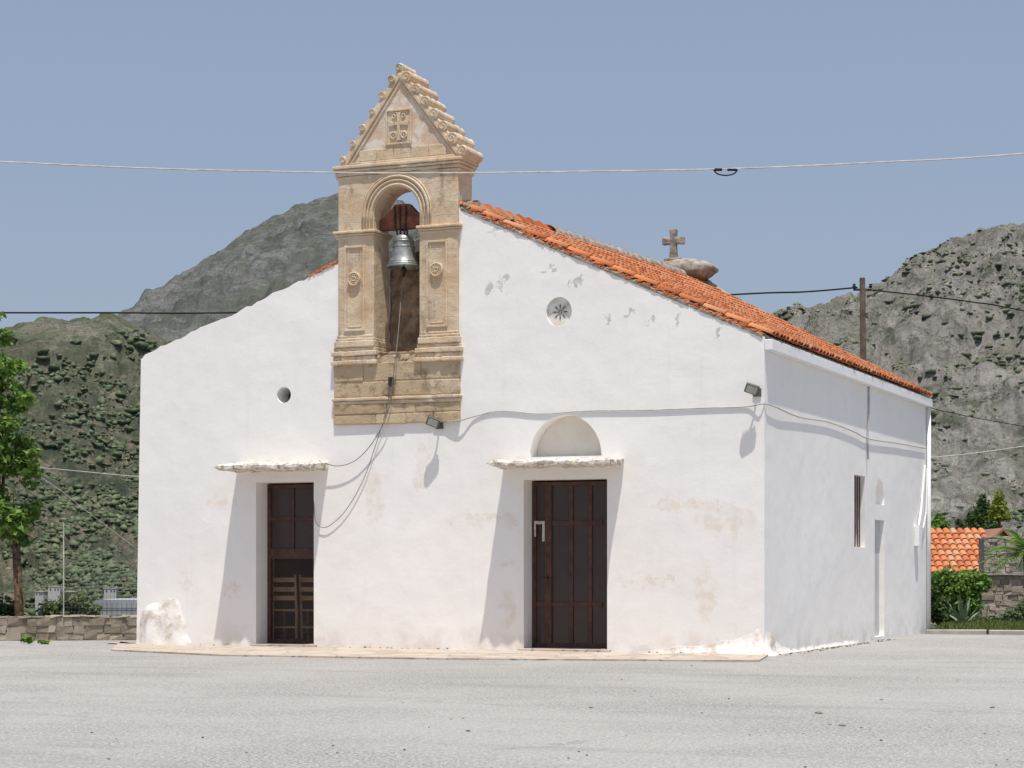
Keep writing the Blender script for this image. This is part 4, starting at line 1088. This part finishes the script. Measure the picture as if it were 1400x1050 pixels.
def bush(name, label, cat, blobs, n, size, mat, base, gap=0.2, stem=True, group=None):
    t = thing(name, label, cat, base, group)
    if stem:
        b = MB()
        for k in range(5):
            q = Vector(blobs[k % len(blobs)][0]); b.tube([base, Vector(base).lerp(q, .5)+Vector((random.uniform(-.05, .05), 0, 0)), q], [.03, .022, .01], 6)
        b.build('stem', 'bark', t)
    leaves('foliage', blobs, n, size, mat, t, gap=gap)
    return t
B1 = W((98-700)/F*32, 32, -.5)
bush('shrub', 'pale grey-green shrub behind the stone parapet near the church corner', 'shrub', [(at(70, 832, 32), (.25, .2, .14)), (at(100, 824, 32), (.28, .25, .16)), (at(122, 834, 32), (.2, .2, .12)), (at(60, 846, 32), (.2, .2, .1)), (at(95, 842, 32), (.4, .3, .12))], 2600, .035, 'leaf_olive', B1)
B2 = W((5-700)/F*32, 32, -.5)
bush('shrub', 'dark green shrub behind the parapet under the left tree', 'shrub', [(at(0, 828, 32), (.28, .25, .18)), (at(18, 838, 32), (.15, .2, .10)), (at(-20, 835, 32), (.3, .3, .2))], 2000, .035, 'leaf_dark', B2)
B3 = W((45-700)/F*28.9, 28.9, 0)
bush('weed', 'small green weed growing against the parapet beside the asphalt', 'weed', [(at(38, 874, 28.9), (.09, .08, .05)), (at(60, 878, 28.9), (.10, .06, .03))], 260, .03, 'leaf', B3, stem=False)
fA = W((87-700)/F*31.2, 31.2, -.2); fB = W((215-700)/F*31.0, 31.0, -.2)
fen = thing('wire_fence', 'thin wire mesh fence with slim pale posts beside the left church corner', 'fence', fA)
for P in (fA, fA.lerp(fB, .98)):
    b = MB(); b.tube([P, P+Vector((0, 0, 1.95))], 0.011, 8); b.build('post', 'white_cable', fen)
b = MB(); n2 = 24
for i in range(n2+1):
    q = fA.lerp(fB, i/n2); b.tube([q+Vector((0,0,.2)), q+Vector((0,0,1.75))], .0016, 3)
for i in range(26):
    b.tube([fA+Vector((0,0,.25+i*.06)), fB+Vector((0,0,.25+i*.06))], .0016, 3)
b.build('wire_mesh', 'lamp', fen)

# ------------------------------------------------------------------ village in the valley
vill = [(76, 806, 1000, 6), (96, 812, 1000, 5), (58, 812, 1000, 4.5), (152, 808, 1000, 6)]
desc = ['widest of three near the fence post', 'lowest, just right of the widest one', 'smallest, left of the widest one', 'standing alone above the pale greenhouse']
for k, (px, py, Y, s2) in enumerate(vill):
    p = at(px, py+3, Y); t = thing('village_house', 'tiny pale flat roofed valley house, ' + desc[k], 'house', p, 'pale houses in the valley')
    R2 = Matrix.Translation(p) @ Matrix.Rotation(TH+random.uniform(-.5, .5), 4, 'Z'); hh = random.uniform(1.8, 2.4)
    b = MB(); b.box(-s2/2, s2/2, -3.0, 3.0, -14, hh)
    b.xf(R2).build('wall', 'farhouse', t)
    MB().box(-s2/2-.2, s2/2+.2, -3.2, 3.2, hh+.02, hh+.35).xf(R2).build('roof', 'farhouse', t)
    for x in (-.28, .1, .34): MB().box(s2*x-.35, s2*x+.35, -3.06, -3.02, .5, 1.5).xf(R2).build('window', 'farpane', t)
p = at(165, 850, 330); t = thing('greenhouse', 'long pale netted greenhouse in the valley just left of the church corner', 'greenhouse', p)
R2 = Matrix.Translation(p) @ Matrix.Rotation(TH, 4, 'Z')
b = MB()
b.prism([(-4.6, -4), (9.0, -4), (9.0, 3.0), (8.4, 3.5), (-3.8, 3.5), (-4.6, 3.0)], 0, 20)
b.xf(R2).build('cover', 'net_cover', t)
b = MB()
for k in range(18): b.box(-4.6+k*.8-.03, -4.6+k*.8+.03, -.08, -.02, -3, 3.0)
b.box(-4.6, 9.0, -.12, -.081, .9, 1.0); b.box(-4.6, 9.0, -.12, -.081, 2.1, 2.2)
b.xf(R2).build('frame', 'lamp', t)

# ------------------------------------------------------------------ right: neighbours and plants
HY = 56
p = W((1300-700)/F*HY, HY, -2.4)
hs = thing('house', 'low house with orange tiled roof behind the right end of the church', 'house', p)
R2 = Matrix.Translation(p) @ Matrix.Rotation(TH, 4, 'Z')
b = MB(); b.box(-2.6, 1.25, 0, 4, -.5, 3.30); b.xf(R2).build('wall', 'drystone', hs)
def roof_tiles_on(R2, x0, x1, y0, z0, y1, z1, parent, sp=.2, nc=8, mat='tile', name='roof'):
    V2 = []; F2 = []; o = 0; NS = 5; d = Vector((0, y0-y1, z0-z1)); L_ = d.length; d.normalize(); nn = Vector((0, -d.z, d.y)); nn = nn if nn.z > 0 else -nn
    A = Vector((0, y1, z1)); x = x0
    while x <= x1:
        for k in range(nc):
            for (ss, r, lift) in ((L_*k/nc-.03, .075, 0), (L_*(k+1)/nc+.02, .09, .025)):
                for q in range(NS+1):
                    t_ = math.pi*q/NS; P = A+d*ss+nn*(math.sin(t_)*r*.9+lift+random.uniform(0, .004)); V2.append(tuple(R2 @ Vector((x+math.cos(t_)*r*1.1, P.y, P.z))))
            m = NS+1
            for q in range(NS): F2.append((o+q, o+q+1, o+m+q+1, o+m+q))
            o += 2*m
        x += sp
    base = MB(); base.hexa([(x0-.1, y0, z0-.08), (x1+.1, y0, z0-.08), (x1+.1, y1, z1-.08), (x0-.1, y1, z1-.08), (x0-.1, y0, z0), (x1+.1, y0, z0), (x1+.1, y1, z1), (x0-.1, y1, z1)]).xf(R2)
    bo = base.build(name, 'mortar', parent)
    npmesh('roof_tiles', np.array(V2), np.array(F2), mat, bo)
roof_tiles_on(R2, -2.7, 1.30, -.35, 3.32, 2.1, 4.55, hs)
roof_tiles_on(Matrix.Translation(p) @ Matrix.Rotation(TH+math.pi, 4, 'Z') @ Matrix.Translation((0, -4.2, 0)), -1.30, 2.7, -.35, 3.32, 2.1, 4.55, hs)
CY = 50
q = W((1369-700)/F*CY, CY, -2.4)
hs2 = thing('stone_outbuilding', 'rough stone outbuilding with a square chimney stub at the right edge', 'outbuilding', q)
R3 = Matrix.Translation(q) @ Matrix.Rotation(TH, 4, 'Z')
def rub(b, x0, x1, y0, y1, z0, z1, s=(.12, .34), ch=(.09, .17)):
    b.box(x0+.03, x1-.03, y0+.02, y1, z0, z1-.03); z = z0
    while z < z1-.03:
        h2 = min(random.uniform(*ch), z1-z); x = x0
        while x < x1-.03:
            w2 = min(random.uniform(*s), x1-x); b.box(x+.004, x+w2-.004, y0+random.uniform(-.02, .01), y0+.2, z+.004, z+h2-.004, .014); x += w2
        z += h2
b = MB(); rub(b, -.48, 1.6, 0, 3, .5, 3.30); b.xf(R3).build('wall', 'drystone', hs2, bevel=.015)
b = MB(); rub(b, -.36, .42, .3, 1.0, 3.30, 4.25, (.1, .22), (.07, .13)); b.xf(R3).build('chimney', 'mortar', hs2, bevel=.015)
b = MB(); b.box(-.55, 1.7, -.08, 3, 3.305, 3.36, .01); b.xf(R3).build('coping', 'mortar', hs2)
GY = 70; g = W((1370-700)/F*GY, GY, -2.6); gh = thing('gabled_house', 'small orange roofed gable peeking above the stone chimney at right', 'house', g)
R4 = Matrix.Translation(g) @ Matrix.Rotation(TH, 4, 'Z')
b = MB(); b.prism([(-.40, -.5), (.40, -.5), (.40, 4.55), (0, 4.9), (-.40, 4.55)], 0, 4); b.xf(R4).build('wall', 'drystone', gh)
b = MB(); b.hexa([(-.5, -.2, 4.45), (0, -.2, 4.95), (0, 4, 4.95), (-.5, 4, 4.45), (-.5, -.2, 4.55), (0, -.2, 5.05), (0, 4, 5.05), (-.5, 4, 4.55)]); b.hexa([(.5, -.2, 4.45), (0.003, -.2, 4.95), (0.003, 4, 4.95), (.5, 4, 4.45), (.5, -.2, 4.55), (0.003, -.2, 5.05), (0.003, 4, 5.05), (.5, 4, 4.55)])
b.xf(R4).build('roof', 'farroof', gh)
Yb = 42
bush('shrub', 'round bright green shrub in front of the orange roofed house', 'shrub', [(at(1308, 800, Yb), (.55, .4, .33)), (at(1290, 790, Yb), (.25, .3, .18)), (at(1332, 795, Yb), (.32, .3, .27)), (at(1310, 825, Yb), (.5, .4, .3))], 6500, .05, 'leaf', W((1308-700)/F*Yb, Yb, 0))
bush('shrub', 'dark green low shrub against the rear corner of the church', 'shrub', [(at(1282, 832, 39), (.25, .25, .25)), (at(1292, 845, 39), (.25, .25, .14)), (at(1276, 812, 39), (.12, .2, .16))], 2600, .04, 'leaf_dark', W((1284-700)/F*39, 39, 0))
bush('shrub', 'spreading olive green shrub below the stone outbuilding', 'shrub', [(at(1382, 842, 40), (.4, .3, .16)), (at(1355, 850, 40), (.25, .3, .10)), (at(1410, 835, 40), (.3, .3, .28))], 3000, .04, 'leaf_olive', W((1382-700)/F*40, 40, 0))
def conetree(px, pyt, pyb, Y, wd, mat, label, group):
    base = at(px, pyb, Y); base = Vector((base.x, base.y, base.z-6)); t = thing('tree', label, 'tree', base, group)
    b = MB(); b.tube([base, at(px, pyt+8, Y)], [.3, .05], 8); b.build('trunk', 'bark', t)
    bl = []
    for k in range(6):
        f = k/5; q = at(px+random.uniform(-3, 3)*(1-f), pyb+(pyt-pyb)*(f*.9+.03), Y); r = wd*(1-f*.75); bl.append((q, (r, r, (pyb-pyt)/F*Y*.16)))
    leaves('crown', bl, 1800, wd*.13, mat, t, gap=.25, fr=.5)
conetree(1366, 672, 708, 130, .85, 'leaf_yellow', 'yellow-green conical tree above the orange roofs at right', 'small trees beyond the roofs')
conetree(1344, 678, 722, 140, 1.15, 'leaf_dark', 'dark conical tree left of the yellow-green one', 'small trees beyond the roofs')
conetree(1328, 701, 725, 120, .75, 'leaf_dark', 'short dark tree directly above the orange tiled house roof', 'small trees beyond the roofs')
conetree(1283, 704, 726, 110, .75, 'leaf', 'bright green tree top beside the rear corner of the church', 'small trees beyond the roofs')
conetree(1310, 710, 728, 118, .85, 'leaf_olive', 'grey-green low tree top above the middle of the orange roof', 'small trees beyond the roofs')
AY = 38.5; ab = W((1316-700)/F*AY, AY, 0); b = MB()
for k in range(18):
    a = k*2.4; el = .35+1.1*(k/18); d = Vector((math.cos(a)*math.cos(el), math.sin(a)*math.cos(el), math.sin(el))); L_ = random.uniform(.42, .58)
    sdv = d.cross(Vector((0, 0, 1))).normalized()
    ps = [ab + d*L_*f + Vector((0, 0, .06*f-.08*f*f*(1-el/1.5))) for f in (0, .35, .7, 1)]; ws = (.03, .045, .03, .002)
    vs2 = []
    for P, wq in zip(ps, ws): vs2 += [P-sdv*wq, P+Vector((0, 0, -.012)), P+sdv*wq]
    b.add(vs2, [f for i in range(3) for f in ((i*3, i*3+1, i*3+4, i*3+3), (i*3+1, i*3+2, i*3+5, i*3+4))])
o = b.build('agave', 'agave'); tag(o, 'grey-green agave with pointed leaves beside the round bright shrub', 'agave')
pb = W((1412-700)/F*42, 42, 0); palm = thing('palm', 'palm with arching green fronds entering at the right edge', 'palm', pb)
crown_c = at(1406, 758, 42)
b = MB(); b.tube([pb, crown_c], [.14, .11], 10); b.build('trunk', 'bark', palm)
b = MB()
for k in range(36):
    a = k*2.4; el = random.uniform(.0, 1.3); L_ = random.uniform(.7, 1.05); d = Vector((math.cos(a)*math.cos(el), math.sin(a)*math.cos(el), math.sin(el)))
    sp_ = [crown_c + d*L_*f - Vector((0, 0, .35*f*f)) for f in np.linspace(0, 1, 14)]
    b.tube(sp_, .008, 4)
    for i in range(2, 14):
        ax2 = (sp_[i]-sp_[i-1]).normalized(); sv = ax2.cross(Vector((0, 0, 1))).normalized()
        for sg in (-1, 1):
            tip = sp_[i]+sv*sg*.20*(1.1-i/16)+ax2*.15-Vector((0, 0, .05)); b.add([sp_[i], sp_[i]+ax2*.05, tip], [(0, 1, 2)])
b.build('fronds', 'leaf', palm, recalc=False)
k0, k1 = gp(1266, 866.5), gp(1560, 869)
dk = (k1-k0).normalized(); nk = Vector((-dk.y, dk.x, 0))
L_ = (k1-k0).length
kb = MB(); x = 0
while x < L_:
    kb.box(x, x+.96, 0, .12, -.1, .07, .004); x += 1.0
kb.xf(Matrix.Translation(k0) @ Matrix.Rotation(math.atan2(dk.y, dk.x), 4, 'Z')); o = kb.build('kerb', 'kerb', bevel=.01); tag(o, 'pale low kerb along the grass verge right of the church', 'kerb', kind='structure')
n2 = 9000; P = np.zeros((n2, 3)); u = rng.random(n2)*L_; v = rng.random(n2)*9+.12
P[:, 0] = k0.x+dk.x*u+nk.x*v; P[:, 1] = k0.y+dk.y*u+nk.y*v; P[:, 2] = -.01
dr = rng.normal(size=(n2, 3))*.3; dr[:, 2] = 1; hgt = (.05+.09*rng.random(n2))[:, None]; sdx = rng.normal(size=(n2, 3)); sdx[:, 2] = 0; sdx /= np.linalg.norm(sdx, axis=1)[:, None]
V = np.stack([P-sdx*.012, P+sdx*.012, P+dr*hgt], 1).reshape(-1, 3)
o = npmesh('grass', V, np.arange(n2*3).reshape(-1, 3), 'grass'); tag(o, 'short green and dry grass on the verge right of the church', 'grass', kind='stuff')
n2 = 2600; P = np.zeros((n2, 3))
for i in range(n2):
    q = W(random.uniform(-12, -5.0), random.uniform(31, 33.5), 0); P[i] = q
P[:, 2] = -.2
dr = rng.normal(size=(n2, 3))*.3; dr[:, 2] = 1; hgt = (.15+.3*rng.random(n2))[:, None]; sdx = rng.normal(size=(n2, 3)); sdx[:, 2] = 0; sdx /= np.linalg.norm(sdx, axis=1)[:, None]
V = np.stack([P-sdx*.012, P+sdx*.012, P+dr*hgt], 1).reshape(-1, 3)
o = npmesh('dry_grass', V, np.arange(n2*3).reshape(-1, 3), 'grass'); tag(o, 'dry grass growing behind the low stone parapet', 'grass', kind='stuff')
b = MB()
for k in range(40):
    px, py = random.uniform(0, 1400), 900+150*random.random()**.8; q = gp(px, py); r = random.uniform(.004, .009)
    b.blob((q.x, q.y, r*.5), r*1.3, r, r*.7, .3, 1, 2, k)
for (px, py, r) in ((808, 968, .012), (1119, 976, .018), (1134, 991, .011), (1152, 993, .016), (1357, 968, .013), (868, 945, .010), (1205, 957, .010), (640, 1000, .010)):
    q = gp(px, py); b.blob((q.x, q.y, r*.4), r*1.5, r, r*.6, .4, 2, 2, px)
o = b.build('pebbles', 'pebble'); tag(o, 'few scattered small stones and leaf litter on the asphalt', 'pebbles', kind='stuff')
b = MB()
for k in range(60):
    yy = random.uniform(.1, 6.5); r = random.uniform(.010, .022); b.blob((random.uniform(.08, .26), yy, r*.4), r, r*1.3, r*.6, .4, 1, 2, k)
for k in range(30):
    x = random.uniform(LX, 0); r = random.uniform(.008, .018); b.blob((x, random.uniform(-.12, -.02), .02+r*.4), r, r*1.3, r*.6, .4, 1, 2, k)
o = b.build('rubble', 'pebble'); tag(o, 'crumbled plaster and stones along the foot of the church walls', 'rubble', kind='stuff')
